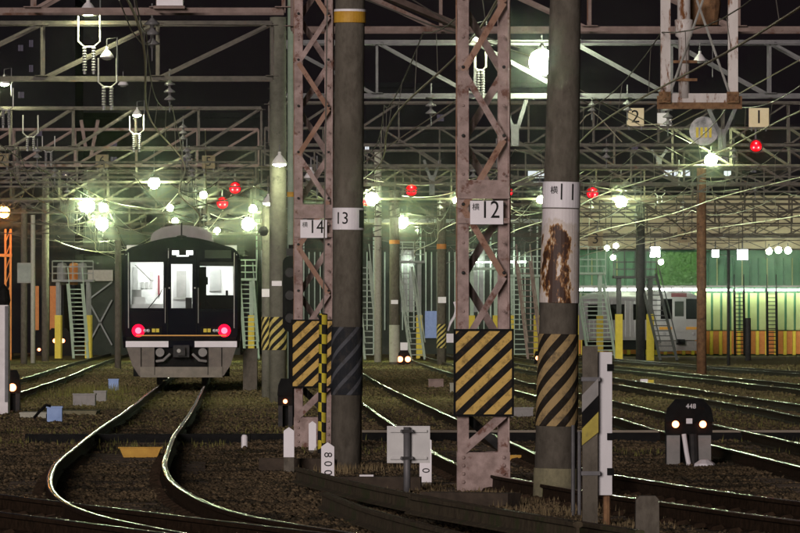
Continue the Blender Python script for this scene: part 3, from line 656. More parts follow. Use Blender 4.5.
for i, (px, py, d, rp, lab) in enumerate(LAMPS):
    d = clear_depth(px, py, rp, d)
    p = W(px, py, d); r = rp * d / F * .92
    t = thing('floodlight', lab, 'floodlight', p, 'lit floodlight globes on the gantries')
    ico(r, 3 if i == 0 else 2).build('globe', 'lampnear' if i == 0 else 'lamp', t, smooth=True)
    MB().lathe([(r * .34, r * .97), (r * .30, r * 1.15), (r * .15, r * 1.38), (.03, r * 1.5)], n=12).build('cap', 'darksteel', t)
    ztop = max(7.6 - p.z, r * 1.5 + .15) if d < 250 else max(6.6 - p.z, r * 1.5 + .15)
    MB().tube([(0, 0, r * 1.45), (0, 0, ztop), (0, .35, ztop)], .022, 6).build('hanger', 'galv', t)
p = W(4, 212, 300)
t = thing('sodium_floodlight', 'orange floodlight at the left edge on the orange-lit column', 'floodlight', p)
ico(.30).build('globe', 'lamporange', t, smooth=True); MB().lathe([(.2, .26), (.1, .42), (.03, .46)], n=10).build('cap', 'darksteel', t)
M['lamppost'] = emat('post_lamp_glow', (0.95, 1.0, 0.62), 150)
def shade_lamp(px, py, d, w, lit, label, bracket):
    """conical enamel reflector; py is the open mouth"""
    p = W(px, py, d); r = w / 2 * d / F
    t = thing('shaded_lamp', label, 'lamp', p, 'conical yard lamps')
    MB().lathe([(r, 0), (r * .98, .02), (r * .80, r * .45), (r * .38, r * 1.0), (r * .2, r * 1.15), (r * .2, r * 1.5), (.02, r * 1.55)], n=18).build('reflector', 'white', t, smooth=True)
    MB().lathe([(r * .86, -.012), (r * .5, -.045), (.004, -.06)], n=16).build('bulb', ('lamppost' if 'post' in label else 'lampwarm') if lit else 'lens_off', t)
    MB().tube([(0, 0, r * 1.5), (0, 0, r * 1.5 + .16)] + ([(0, .0, r * 1.5 + .16), (bracket, 0.05, r * 1.5 + .2), (bracket, .05, -.35)] if bracket else []), .014, 6).build('stem', 'galv', t)
for a in [(88, 13, 121.4, 19, True, 'lit conical lamp near the top left corner', .24), (107, 57.5, 121.4, 14, False, 'unlit conical lamp on the second left gantry', .2), (123, 85, 168.4, 10.5, False, 'unlit conical lamp lower left, grey and small', 0),
          (4, 84, 168.4, 12, True, 'lit conical lamp cut by the left edge', .2), (137, 115, 168.4, 10, True, 'lit conical lamp above the train left corner, third gantry', .2), (477, 38, 130.4, 11, True, 'lit conical lamp seen through mast 12', .2),
          (700, 61, 130.4, 13, False, 'unlit white conical lamp inside the hanging frame', 0.28), (279.5, 164, 126.3, 16, True, 'lit conical lamp washing the tall grey post', 0), (268, 203, 135.4, 12, True, 'lit conical lamp on the slim post', 0), (311, 178, 100, 14, False, 'unlit white conical lamp behind mast 14', .1)]:
    shade_lamp(*a)

# ------------------------------------------------------------------ red signals
SIG = [(756, 146, 207.2, 'red signal light below the number 1 board'), (592.5, 193, 261, 'red signal light right of pole 11 number plate'), (411.5, 190, 261, 'red signal light between pole 13 and mast 12'),
       (235, 188, 261, 'upper of the paired red signals over the train'), (222.5, 203, 261, 'lower of the paired red signals over the train'), (509, 192, 289, 'dim red signal half hidden behind mast 12'), (366, 202, 300, 'dim red signal beside the thin pale pole')]
for i, (px, py, d, lab) in enumerate(SIG):
    d = clear_depth(px, py, 7, d)
    p = W(px, py, d); t = thing('red_signal', lab, 'signal', p, 'red signal lights on the gantries'); k = d / 261 * (1.05 if i < 5 else .7)
    MB().lathe([(.30 * k, 0), (.30 * k, .03), (.2 * k, .06)], axis='y', n=18).build('backboard', 'darksteel', t)
    MB().lathe([(.24 * k, -.012), (.24 * k, -.002)], axis='y', n=18).build('halo_disc', 'redglow', t)  # added glowing disc imitates the halo round the lenses
    for (x, z) in ((-.10, -.07), (.10, -.07), (0, .11)):
        a = ico(.105 * k, 2); a.v = [(vx_ + x * k, vy_ * .6 - .05, vz_ + z * k) for vx_, vy_, vz_ in a.v]; ln = a.build('lens', 'red', t, smooth=True)
        a = ico(.040 * k, 1); a.v = [(vx_ + x * k, vy_ * .6 - .105, vz_ + z * k) for vx_, vy_, vz_ in a.v]; a.build('bulb', 'redcore', ln, smooth=True)
    MB().tube([(0, .06, 0), (0, .12, 0), (0, .12, max(6.55 - p.z, .5))], .03, 6).build('hanger', 'galv', t)

# ------------------------------------------------------------------ overhead wires
def catenary(k, label, d0, d1, zc=5.1, zm=5.95, span=30):
    t = thing('overhead_wire', label, 'wire', (0, 0, 0), 'contact wires over the tracks')
    ds = list(np.arange(d0, d1, 3.0)); zig = lambda d: .18 * math.sin(d * .105)
    MB().tube([(track_x(k, d) + zig(d), d, zc) for d in ds], .017, 5).build('contact_wire', 'copper', t)
    mz = lambda d: zm - .42 * (1 - (2 * ((d - d0) % span) / span - 1) ** 2)
    MB().tube([(track_x(k, d) + zig(d) * .6, d, mz(d)) for d in ds], .010, 5).build('messenger_wire', 'wire', t)
    for d in np.arange(d0 + 2.5, d1, 7.5):
        MB().tube([(track_x(k, d) + zig(d) * .6, d, mz(d)), (track_x(k, d) + zig(d), d, zc)], .006, 4, False).build('dropper', 'wire', t)
    return t
for k, lab in [('train', 'contact wire above the dark commuter train'), ('left', 'contact wire above the left siding'), ('centre', 'contact wire above the shining track between the masts'),
               ('second', 'contact wire over the track behind the twin-lamp dwarf signal'), ('third', 'contact wire over the third track to the right'), ('fourth', 'contact wire over the track before the stair towers'), ('fifth', 'contact wire over the far right track')]:
    catenary(k, lab, max(62, TP[k][0][1]), 340)
def cable(label, pts, r=.011, mat='wire', sag=0, n=14):
    a = [Vector(p) for p in pts]
    if len(a) == 2:
        p, q = a; a = [p.lerp(q, i / n) - Vector((0, 0, sag * 4 * (i / n) * (1 - i / n))) for i in range(n + 1)]
    off = a[0]; tag(MB().tube(a, r, 5).build('cable', mat, loc=off, off=off), label, 'cable')
cable('slack cable falling from upper left toward the train pantograph', [W(119, 0, 85), W(131, 30, 88), W(142, 44, 92), W(150, 43, 96), W(152, 36, 98)], .010)
cable('taut pale cable slanting up behind mast 12', [W(341, 178, 160), W(457, 100, 131)], .013, 'copper')
cable('taut pale cable slanting up to the right edge', [W(611, 158, 160), W(650, 137, 150), W(735, 96, 131), W(800, 60, 122)], .015, 'copper')
cable('upper pinkish stay cable crossing behind mast 12 top', [W(410, -2, 100), W(462, 30, 101), W(520, 48, 101.5)], .012)
cable('lower pinkish stay cable crossing behind mast 12 top', [W(364, -1, 98), W(430, 25, 99), W(560, 65, 101)], .013)
tag(MB().bar(W(385, -4, 100), W(463, 28, 101.6), .13, .10).build('stay_bar', 'rustbeam'), 'thick pinkish sloping stay bar between pole 13 and mast 12', 'stay')
cable('cable dipping behind the number 2 board', [W(574, 86, 131), W(610, 108, 133), W(640, 125, 135), W(665, 124, 135), W(690, 110, 133), W(712, 98, 131)], .011, 'copper')
cable('twin cable under the number 2 board, upper strand', [W(574, 92, 131), W(630, 113, 150), W(695, 145, 185), W(780, 178, 208)], .012)
cable('twin cable under the number 2 board, lower strand', [W(574, 96, 131), W(640, 132, 160), W(700, 166, 208)], .012)
cable('drooping jumper loop at upper left', [W(20, 196, 250), W(27, 206, 250), W(34, 208, 250), W(42, 199, 250)], .02)
cable('long drooping jumper across the upper left', [W(0, 146, 180), W(20, 158, 185), W(60, 180, 200), W(95, 200, 235)], .016)
cable('jumper loop hanging over the train left corner', [W(0, 152, 180), W(14, 166, 180), W(28, 170, 180), W(40, 161, 180)], .013)
cable('inverted V of thin cable left of the number 2 board', [W(578, 126, 160), W(586, 116, 160), W(593, 112, 160), W(600, 118, 160), W(622, 142, 160)], .014, 'copper')
for k, (pa, pb, d) in enumerate([((560, 172), (640, 190), 235), ((600, 190), (800, 165), 262), ((400, 212), (540, 220), 290), ((0, 232), (120, 240), 290), ((640, 205), (800, 196), 290), ((380, 240), (470, 243), 322)]):
    cable(['thin cross wire right of pole 11, upper', 'long cross wire over the beige shed fascia', 'cross wire between the middle posts and pole 11', 'cross wire over the left stair platform', 'cross wire low over the beige shed fascia', 'lowest cross wire between the orange-ringed poles'][k],
          [W(*pa, d), W(*pb, d)], .011, 'wire', .25)

for k in range(64):
    side = k % 2; d = random.uniform(172, 320); xa = random.uniform(X(0, d), X(260, d)) if side else random.uniform(X(300, d), X(790, d)); d2 = d + random.uniform(8, 30)
    xb = xa + random.uniform(-6, 6); za, zb_ = random.uniform(5.3, 7.6), random.uniform(5.0, 7.4); q0 = Vector((xa, d, za)); q1 = Vector((xb, d2, zb_)); sg = random.choice((0, .1, .3, .6)); n_ = 10
    o = MB().tube([q0.lerp(q1, i / n_) - Vector((0, 0, sg * 4 * (i / n_) * (1 - i / n_))) - q0 for i in range(n_ + 1)], random.uniform(.012, .02), 5).build('thin_wire', random.choice(('wire', 'wire', 'copper')), loc=q0)
    tag(o, 'thin feeder wire strung between the distant gantries', 'wire', 'thin feeder wires among the far gantries')
# insulators
def insulator(px, ytop, d, n_, label, s=1.0):
    p = W(px, ytop, d); t = thing('insulator_string', label, 'insulator', p, 'disc insulators under the gantries')
    z = 0.0
    MB().tube([(0, 0, .25 * s), (0, 0, -.02)], .018, 6).build('hanger_rod', 'galv', t)
    for k in range(n_):
        MB().lathe([(.03 * s, z), (.05 * s, z - .03 * s), (.13 * s, z - .09 * s), (.125 * s, z - .115 * s), (.04 * s, z - .12 * s), (.03 * s, z - .17 * s)], n=12).build('disc', 'porcelain', t, smooth=True); z -= .17 * s
    MB().tube([(0, 0, z), (0, 0, z - .22 * s)], .014, 6).build('clamp_rod', 'galv', t)
for a in [(152, 18, 102, 3, 'grey disc insulator by the slack cable top left', 1.0), (169.5, 80, 122.3, 3, 'grey disc insulator on the second left gantry', .9), (183, 124, 169, 3, 'grey disc insulator above the train right of the contact wire', .95), (189, 153, 187, 2, 'small pale insulator left of the number 5 board', .9),
          (431, 94, 131.3, 3, 'grey disc insulator between pole 13 and mast 12', .95), (592, 102, 131.4, 2, 'insulator at the top of the inverted V cable', .7), (627.5, 94, 131.4, 3, 'dark insulator left of the number 2 board', .8), (668, 106, 131.5, 3, 'bluish insulator right of the number 2 board', .9)]:
    insulator(*a)
GN = {169: 'third left', 187: 'fourth', 208: 'fifth', 235: 'sixth', 262: 'seventh', 290: 'eighth', 322: 'farthest', 166: 'third right'}
for d in (166, 187, 208, 235, 262, 290):
    for k, nm in (('left', 'left siding'), ('train', 'train track'), ('centre', 'shining centre track'), ('second', 'second right track'), ('third', 'third right track'), ('fourth', 'fourth right track'), ('fifth', 'far right track')):
        x = track_x(k, d)
        if abs(x) < d * 400 / F and not (k == 'train' and d == 169):
            insulator(400 + x * F / d, HY - (6.42 - H) * F / d, d + .35, 2, 'insulator hanging over the %s at the %s gantry' % (nm, GN[d]), 1.0)
def fork(px, y0, y1, y2, d, half, label):
    """tuning-fork shaped tube bracket on two post insulators: prongs y0..y1, insulators y1..y2"""
    p = W(px, y2, d); k = d / F; t = thing('fork_bracket', label, 'bracket', p, 'white fork brackets on the gantries')
    h0, h1 = (y2 - y0) * k, (y2 - y1) * k; a, c = half * k, half * .42 * k
    for s in (-1, 1):
        MB().tube([(s * a, 0, h0), (s * a, 0, h1 + (a - c) * .9), (s * c, 0, h1)], .019, 6).build('prong', 'bracket', t)
        pr = []
        z = h1
        while z > .10: pr += [(.032, z), (.05, z - .03), (.032, z - .05)]; z -= .055
        MB().lathe(pr + [(.035, 0)], (s * c, 0, 0), n=10).build('post_insulator', 'porcelain', t)
    MB().tube([(-c, 0, h1), (c, 0, h1)], .02, 6).build('crossbar', 'bracket', t)
for a in [(89, 16, 47, 74, 121.6, 11, 'large white fork bracket under the lit lamp at top left'), (107.5, 58, 87, 110, 121.7, 9.2, 'white fork bracket below the unlit conical lamp, second left gantry'), (30.5, 115, 137, 151, 168.6, 7.5, 'white fork bracket near the left edge, leftmost whole one'),
          (48.5, 136, 152, 166, 186.6, 6.2, 'smaller white fork bracket right of the leftmost one'), (136.5, 116, 134, 152, 168.7, 7, 'white fork bracket over the train left corner'), (480.5, 48, 70, 97, 130.6, 5.5, 'white fork bracket seen through mast 12'),
          (6, 88, 110, 128, 150, 7, 'white fork bracket cut by the left edge'), (660, 190, 196, 204, 235, 5, 'little fork bracket left of the rusty pole')]:
    fork(*a)
def yarm(px, y0, y1, y2, d, half, label):
    p = W(px, y0, d); k = d / F; t = thing('drop_arm', label, 'bracket', p, 'grey Y-shaped drop arms')
    for s in (-1, 1): MB().bar((s * half * k, 0, 0), (s * .06, 0, (y0 - y1) * k), .085).build('arm', 'galv', t)
    MB().bar((0, 0, (y0 - y1) * k + .08), (0, 0, (y0 - y2) * k), .17).build('stem', 'galv', t)
for a in [(722, 100, 133, 150, 131.8, 17, 'grey Y-shaped drop arm above the floodlight at right'), (515, 98, 128, 146, 131.8, 12, 'bluish Y-shaped drop arm behind mast 12'), (432, 160, 178, 195, 187.5, 8, 'Y-shaped drop arm above the red signal by mast 12'), (659, 150, 158, 168, 187.5, 8, 'little Y-shaped drop arm under the number 2 board')]: yarm(*a)
# rusty arm pair on the left
for (xa, ya, xb, yb, lab) in [(98, 120, 91, 156, 'rusty leaning drop arm above the number 6 board'), (81, 120, 86, 150, 'dark leaning drop arm left of the rusty one')]:
    p = W(xa, ya, 180); tag(MB().bar((0, 0, 0), W(xb, yb, 180) - p, .10).build('drop_arm', 'rustbeam', loc=p), lab, 'bracket')

# number boards
M['board_dim'] = pmat('backlit_board', (0.16, 0.13, 0.07), (0.26, 0.21, 0.11), 0.7, 0, 8)  # board colour darkened for the backlit look
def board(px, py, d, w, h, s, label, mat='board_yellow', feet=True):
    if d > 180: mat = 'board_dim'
    p = W(px, py, d); k = d / F; t = thing('number_board', label, 'sign', p, 'track number boards on the gantries')
    MB().box(-w / 2 * k, w / 2 * k, 0, .05, -h / 2 * k, h / 2 * k).build('panel', mat, t)
    if s: text(s, h * k * 1.0, 'ink', t, (0, -.006, 0), name='number')
    for sg in (-1, 1): MB().box(sg * w * .36 * k - .02, sg * w * .36 * k + .02, .055, .085, -h * .72 * k, h * .4 * k).build('strut', 'galv', t)
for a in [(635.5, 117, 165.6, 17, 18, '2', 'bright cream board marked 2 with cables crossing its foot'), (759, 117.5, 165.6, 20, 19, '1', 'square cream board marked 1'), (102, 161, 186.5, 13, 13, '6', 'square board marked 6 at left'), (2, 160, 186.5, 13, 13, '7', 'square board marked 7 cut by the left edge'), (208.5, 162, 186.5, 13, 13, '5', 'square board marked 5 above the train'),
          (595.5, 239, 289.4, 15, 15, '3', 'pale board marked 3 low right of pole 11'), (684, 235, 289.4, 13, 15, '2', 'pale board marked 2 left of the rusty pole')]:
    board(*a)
p = W(704, 131, 165); t = thing('round_board', 'round white and yellow patterned board above the floodlight', 'sign', p)
MB().lathe([(.002, 0), (.40, 0), (.40, .05), (.002, .05)], axis='y', n=24).build('disc', 'disc', t)
for k in range(4): MB().box(-.22 + k * .12, -.15 + k * .12, -.01, -.003, -.18, .10).build('yellow_bar', 'yellow', t)
p = W(663, 119, 140); t = thing('white_clamp', 'white patched clamp box right of the number 2 board', 'fitting', p)
MB().box(-.13, .13, 0, .12, -.10, .14).box(-.07, .2, -.03, .0, -.16, .0).build('box', 'plainwhite', t); MB().box(-.05, .05, .02, .08, .14, .42).build('hanger', 'galv', t)

# hanging rectangular frame, upper right
dF = 92; off = W(699, 98, dF); t = thing('hanging_frame', 'whitish steel frame with centre pipe hanging at the upper right', 'frame', off)
for px in (665.5, 733): member('hanger_leg', (X(px, dF), dF, Z(98, dF)), (X(px, dF), dF, 8.4), .15, 'whiterust', t, off, kind='bar')
member('bottom_beam', (X(660, dF), dF, Z(98, dF)), (X(739, dF), dF, Z(98, dF)), .14, 'whiterust', t, off, kind='bar', h=.10)
member('bottom_flange', (X(657, dF), dF - .02, Z(102.5, dF)), (X(742, dF), dF - .02, Z(102.5, dF)), .20, 'rustpole', t, off, kind='bar', h=.05)
b = MB(); b.lathe([(.085, Z(98, dF)), (.085, Z(38, dF)), (.13, Z(36, dF)), (.14, Z(20, dF)), (.10, Z(19, dF)), (.10, 8.4)], (X(684, dF), dF, 0), 18); b.build('centre_pipe', 'whiterust', t, smooth=True, off=off)
for py in (62, 80): MB().box(X(673, dF), X(697, dF), dF - .11, dF - .095, Z(py + 1.4, dF), Z(py - 1.4, dF)).build('pipe_clamp', 'rustpole', t, off=off)
for (a, c) in (((670, 94), (703, 0)), ((697, 0), (730, 95))): MB().tube([W(*a, dF - .1), W(*c, dF - .1)], .02, 6).build('tie_rod', 'bracket', t, off=off)
for px in (664.5, 732.5):
    b = MB(); b.box(X(px - 6, dF), X(px + 6, dF), dF - .13, dF - .09, Z(103, dF), Z(92, dF)); gp = b.build('gusset', 'rustpole', t, off=off)
    for (dx, dz) in ((-3.5, 94), (3, 95), (0, 99), (-4, 100), (4, 100)): bolt(W(px + dx, dz, dF - .13), .025, 'rustpole', gp, off, 'bolt')
b = MB(); b.lathe([(.02, -.35), (.22, -.33), (.26, 0), (.22, .3), (.02, .33)], (X(706, dF), dF + .5, Z(2, dF)), 14); b.build('cable_drum', 'rustpole', t, off=off)
p = W(170, 3, 96); t = thing('equipment_board', 'pinkish white box plate on the top rusty beam', 'box', p); MB().box(-.21, .21, -.2, .1, -.05, .5).build('panel', 'plainwhite', t); MB().box(-.26, .24, -.22, .12, -.10, -.055).build('tray', 'rustbeam', t)

# ------------------------------------------------------------------ the dark commuter train
dT = 149.0
hd = math.atan(0.029)
T = thing('commuter_train', 'dark-fronted commuter train with red tail lights and lit cab', 'train', (-5.43, dT, 0), rz=hd)
def half_outline(w, zb, zs, zt, k=1.0):
    pts = [(w - .04, zb), (w, zb + .5), (w, zs - .35)]
    for i in range(1, 6): a = R(90) * i / 6; pts.append((w - .34 + .34 * math.cos(a), zs - .35 + .40 * math.sin(a)))
    for i in range(1, 8): t_ = i / 7; pts.append(((w - .34) * (1 - t_), zs + .05 + (zt - zs - .05) * math.sin(t_ * math.pi / 2) ** 1.0))
    return pts
rt = half_outline(1.475, .93, 3.40, 3.69); outline = rt + [(-x, z) for x, z in rt[::-1][1:]]
rt2 = half_outline(1.40, .95, 3.33, 3.62); outline2 = rt2 + [(-x, z) for x, z in rt2[::-1][1:]]
b = MB(); no = len(outline)
b.add([(x, .14, z) for x, z in outline] + [(x, 20, z) for x, z in outline], [(i, i + no, (i + 1) % no + no, (i + 1) % no) for i in range(no)] + [tuple(range(no, 2 * no))[::-1]])
b.build('body_shell', 'silver', T)
b = MB(); b.add([(x, .0, z) for x, z in outline2] + [(x, .142, z) for x, z in [(1.003 * a, 1.001 * c) for a, c in outline]], [(i, i + no, (i + 1) % no + no, (i + 1) % no) for i in range(no)])
b.build('front_surround', 'navy', T, smooth=True)
LWIN = (-1.266, -.447, 1.92, 3.06); DWIN = (-.25, .27, 1.92, 3.01); RWIN = (.46, 1.29, 1.92, 3.06)
bm = bmesh.new()
def loop(pts):
    vs = [bm.verts.new((x, 0, z)) for x, z in pts]; return [bm.edges.new((vs[i], vs[(i + 1) % len(vs)])) for i in range(len(vs))]
ed = loop(outline2)
for x0, x1, z0, z1 in (LWIN, DWIN, RWIN): ed += loop([(x0, z0), (x1, z0), (x1, z1), (x0, z1)])
bmesh.ops.triangle_fill(bm, use_beauty=True, use_dissolve=False, edges=ed)
bm.verts.index_update(); b = MB(); b.add([v.co[:] for v in bm.verts], [[v.index for v in f.verts] for f in bm.faces]); bm.free()
b.build('front_panel', 'navy', T)
for nm, (x0, x1, z0, z1) in (('windscreen', LWIN), ('door_window', DWIN), ('windscreen', RWIN)):
    g_ = MB().add([(x0, .03, z0), (x1, .03, z0), (x1, .03, z1), (x0, .03, z1)], [(0, 1, 2, 3)]).build(nm, 'glass', T)
    fr = MB()
    for q in ((x0 - .02, x1 + .02, z0 - .02, z0), (x0 - .02, x1 + .02, z1, z1 + .02), (x0 - .02, x0, z0, z1), (x1, x1 + .02, z0, z1)): fr.box(q[0], q[1], -.012, .05, q[2], q[3])
    fr.build('rubber_frame', 'black', g_)
# gangway door lines
dr = MB()
for x in (-.345, .375): dr.box(x - .012, x + .012, -.018, -.001, 1.2, 3.36)
dr.box(-.345, .375, -.018, -.001, 3.35, 3.375); dr.build('door_frame', 'black', T)
for x in (-.30, .335): MB().lathe([(.022, -.03), (.022, 0)], (x, 0, 2.42), 8, 'y').build('door_handle', 'bracket', T)
# cab interior
MB().box(-1.38, 1.38, 1.35, 1.40, 1.0, 3.5).build('cab_partition', 'cabwhite', T)
MB().box(-1.38, 1.38, .06, 1.35, 1.0, 1.06).build('cab_floor', 'darksteel', T)
MB().box(-1.38, 1.38, .06, 1.35, 3.22, 3.26).build('cab_ceiling', 'cabwhite', T)
MB().box(-1.39, -1.36, .16, 1.35, 1.0, 3.3).build('cab_side', 'cabwhite', T); MB().box(1.36, 1.39, .16, 1.35, 1.0, 3.3).build('cab_side', 'cabwhite', T)
MB().box(-1.1, 1.1, .55, .95, 3.195, 3.215).build('cab_light', 'cablight', T)
cd = MB().box(-.22, .20, 1.30, 1.345, 1.06, 2.98).build('cab_door', 'silver', T); MB().box(-.13, .11, 1.285, 1.298, 2.2, 2.85).build('cab_door_window', 'greybox', cd)
MB().box(-.20, .22, 1.27, 1.285, 2.15, 2.19).build('grab_bar', 'bracket', cd)
MB().box(-1.30, -.46, .10, .45, 1.0, 2.02).box(-1.2, -.9, .3, .5, 2.0, 2.2).build('cab_desk', 'cabwhite', T)
for k in range(3): MB().box(-1.02 + k * .11, -.95 + k * .11, 1.325, 1.345, 2.42, 2.58).build('wall_switch_box', 'signback', T)
MB().box(-.60, -.55, 1.30, 1.345, 2.25, 2.75).build('fire_extinguisher', 'maroon', T)
MB().box(-1.24, -1.0, .62, .74, 1.9, 2.38).build('cab_seat', 'signback', T)
MB().box(-.80, -.70, 1.32, 1.345, 2.62, 2.85).build('notice', 'signback', T); MB().box(-1.22, -1.10, 1.31, 1.345, 2.1, 2.95).build('locker', 'signback', T)
MB().box(.70, .98, 1.32, 1.345, 2.35, 2.9).build('cab_wall_window', 'signback', T); MB().box(.10, .26, .35, .5, 1.9, 2.18).build('door_side_box', 'darksteel', T)
for x in (-.40, .42): MB().tube([(x, -.035, 1.55), (x, -.05, 1.62), (x, -.05, 2.35), (x, -.035, 2.42)], .010, 5).build('grab_rail', 'bracket', T)
MB().box(-1.36, -.36, -.006, -.0012, 1.845, 1.855).build('panel_seam', 'black', T); MB().box(.40, 1.36, -.006, -.0012, 1.845, 1.855).build('panel_seam', 'black', T)
MB().tube([(-1.15, .7, 3.0), (-.75, .7, 2.6)], .02, 6).build('cab_pipe', 'greybox', T)
MB().box(.40, 1.34, .08, .55, 1.0, 2.24).build('driver_desk', 'black', T)
MB().box(.44, .62, .25, .5, 2.24, 2.95).box(.62, .66, .3, .4, 2.5, 2.7).build('control_cabinet', 'black', T)
MB().box(1.1, 1.16, .2, .26, 2.24, 2.36).build('desk_lever', 'black', T)
MB().box(.44, 1.32, .07, .09, 2.96, 3.08).build('sun_visor', 'darksteel', T)
for (x0, z0, x1, z1) in ((-.86, 1.86, -.52, 2.28), (.84, 1.86, .62, 2.10)):
    MB().tube([(x0, -.03, z0), (x1, -.025, z1)], .012, 5).tube([(x1 - .05, -.02, z1 - .12), (x1 + .05, -.02, z1 + .12)], .008, 5).build('wiper', 'black', T)
# indicators and lights
dp = MB().box(-.27, .32, -.008, -.001, 3.17, 3.40).build('destination_display', 'black', T)
for x0, x1, z0, z1 in ((-.23, -.06, 3.24, 3.36), (.12, .29, 3.24, 3.36), (-.12, .18, 3.20, 3.23)): MB().box(x0, x1, -.014, -.009, z0, z1).build('led_segment', 'indicator', dp)
MB().box(-.335, -.31, -.014, -.002, 3.16, 3.40).build('marker_strip', 'bracket', T)
MB().box(.58, 1.24, -.010, -.001, 3.16, 3.36).build('number_panel', 'greywall', T)
for s in (-1, 1):
    hs = MB().box(s * .82 - .34, s * .82 + .34, -.012, -.001, 1.26, 1.46).build('light_housing', 'black', T)
    MB().lathe([(.002, -.045), (.06, -.04), (.085, -.013)], (s * 1.067, 0, 1.36), 16, 'y').build('tail_light', 'tail', hs)
    MB().lathe([(.085, -.02), (.145, -.018), (.16, -.0125)], (s * 1.067, 0, 1.36), 18, 'y').build('tail_halo', 'tailring', hs)  # glowing ring imitates the red halo round the tail light
    for x in (.90, .82): MB().lathe([(.002, -.035), (.04, -.03), (.045, -.013)], (s * x, 0, 1.36), 12, 'y').build('headlight', 'lens_off', hs)
    for x in (.69, .59): MB().box(s * x - .04, s * x + .04, -.03, -.013, 1.32, 1.41).build('yellow_marker', 'yellow', hs)
    MB().tube([(s * 1.31, -.03, 1.42), (s * 1.315, -.03, 3.3)], .013, 6).build('corner_rail', 'bracket', T)
    MB().box(s * .85 - .52 if s > 0 else s * .85 - .53, s * .85 + .53, -.06, .14, .95, 1.10).build('bumper_band', 'plainwhite', T)
    MB().prism([(s * .65, .30), (s * 1.05, .24), (s * 1.22, .50), (s * 1.36, .94), (s * .65, .94)][::s], -.03, .1).build('skirt', 'skirt', T)
MB().box(-1.12, 1.12, -.02, -.002, 1.225, 1.255).build('orange_line', 'gold', T)
MB().box(-1.36, 1.36, -.03, -.003, 1.11, 1.20).build('front_sill', 'black', T)
MB().box(-1.02, 1.02, -.06, .06, .20, .46).build('snow_plate', 'skirtlight', T)
for x in (-1.0, -.66, .66, 1.0): MB().box(x - .008, x + .008, -.066, -.031, .26 if abs(x) < .7 else .47, .94).build('skirt_seam', 'black', T)
MB().box(-.62, .62, .12, .5, .3, .95).box(-1.2, 1.2, .5, 19, .22, .92).build('underframe', 'black', T)
cp = MB().box(-.20, .20, -.22, .2, .70, 1.0).box(-.10, .10, -.34, -.2, .74, .94).build('coupler', 'darksteel', T)
MB().lathe([(.05, -.37), (.05, -.33)], (-.06, 0, .86), 10, 'y').build('coupler_pin', 'bracket', cp)
for s in (-1, 1):
    MB().tube([(s * .28, -.05, .78), (s * .45, -.12, .62), (s * .62, -.05, .60)], .035, 7).build('air_hose', 'greybox', cp)
    MB().lathe([(.11, -.05), (.11, .1)], (s * .53, 0, .82), 14, 'y').build('jumper_socket', 'greybox', T)
# roof
b = MB(); arc = [(.80 * math.cos(R(180) * i / 14), 3.60 + .42 * math.sin(R(180) * i / 14) ** .7) for i in range(15)]
b.prism(arc, 2.2, 6.2).build('roof_hood', 'roofgrey', T)
MB().tube([(0, .6, 3.6), (0, .6, 4.05)], .018, 6).lathe([(.14, 3.66), (.12, 3.72), (.03, 3.74)], (0, .6, 0), 12).build('antenna', 'black', T)
for s in (-1, 1):
    for k in range(3):
        MB().box(s * 1.477 - .006, s * 1.477 + .006, 4.6 + k * 5.2, 6.6 + k * 5.2, 1.9, 2.9).build('side_window', 'darkglass', T)
    for k in range(4):
        dd_ = MB().box(s * 1.479 - .006, s * 1.479 + .006, 2.6 + k * 4.9, 3.9 + k * 4.9, 1.1, 3.05).build('side_door', 'silver', T)
        MB().box(s * 1.486 - .004, s * 1.486 + .004, 2.8 + k * 4.9, 3.7 + k * 4.9, 1.95, 2.9).build('door_pane', 'darkglass', dd_)
for y in (3.0, 16.5):
    bo_ = MB().box(-1.1, 1.1, y - 1.5, y + 1.5, .45, .75).build('bogie', 'black', T)
    for yy in (-1.05, 1.05):
        for s in (-1, 1): MB().tube([(s * .50, y + yy, .43), (s * .63, y + yy, .43)], .43, 20).build('wheel', 'darksteel', bo_)

# ------------------------------------------------------------------ signals at ground level
def dwarf(px, basey, d, w, h, label, lens=((-.29, .30), (.29, .30)), num=None, legs=True, mat='black', lr=.075):
    """domed shunting signal; lens positions as fractions of width from the centre and of head height"""
    p = Vector((X(px, d), d, GZ)); t = thing('dwarf_signal', label, 'signal', p, 'dwarf shunting signals')
    lh = h * .46 if legs else 0; hh = h - lh; a = w / 2
    prof = [(-a, lh), (a, lh), (a, lh + hh * .35), (a * .88, lh + hh * .72), (a * .55, lh + hh * .97), (-a * .55, lh + hh * .97), (-a * .88, lh + hh * .72), (-a, lh + hh * .35)]
    hd_ = MB().prism(prof, -.10, .12).build('head', mat, t)
    MB().prism([(x * 1.06, lh + (z - lh) * 1.04 + .0) for x, z in prof[2:]], -.16, -.102).build('hood', mat, hd_)
    for (fx, fz) in lens:
        MB().lathe([(.004, -.175), (w * lr * .7, -.17), (w * lr, -.162)], (fx * w, 0, lh + fz * hh), 14, 'y').build('lens', 'dwarfamber', hd_)
    if num: text(num, hh * .19, 'plainwhite', hd_, (.02, -.165, lh + hh * .80), name='number')
    if legs:
        for s in (-1, 1): MB().box(s * a * .66 - a * .28, s * a * .66 + a * .28, -.08, .08, -.2, lh - .004).build('foot_box', 'greybox' if num else 'darksteel', t)
        MB().box(-a * .98, a * .98, .09, .12, -.2, lh - .004).build('rear_plate', 'black', t)
    return t
t = dwarf(688.5, 468, 69, .54, .76, 'near dwarf signal with two glowing lamps, numbered 448', num='448')
MB().box(-.035, .035, -.17, -.162, .48, .54).build('reflector', 'plainwhite', t)
MB().tube([(-.06, -.14, .36), (-.03, -.16, .15), (.0, -.2, -.02)], .028, 8).build('white_conduit', 'plainwhite', t); MB().tube([(.05, -.1, .36), (.06, -.1, .0)], .05, 8).build('dark_conduit', 'darksteel', t)
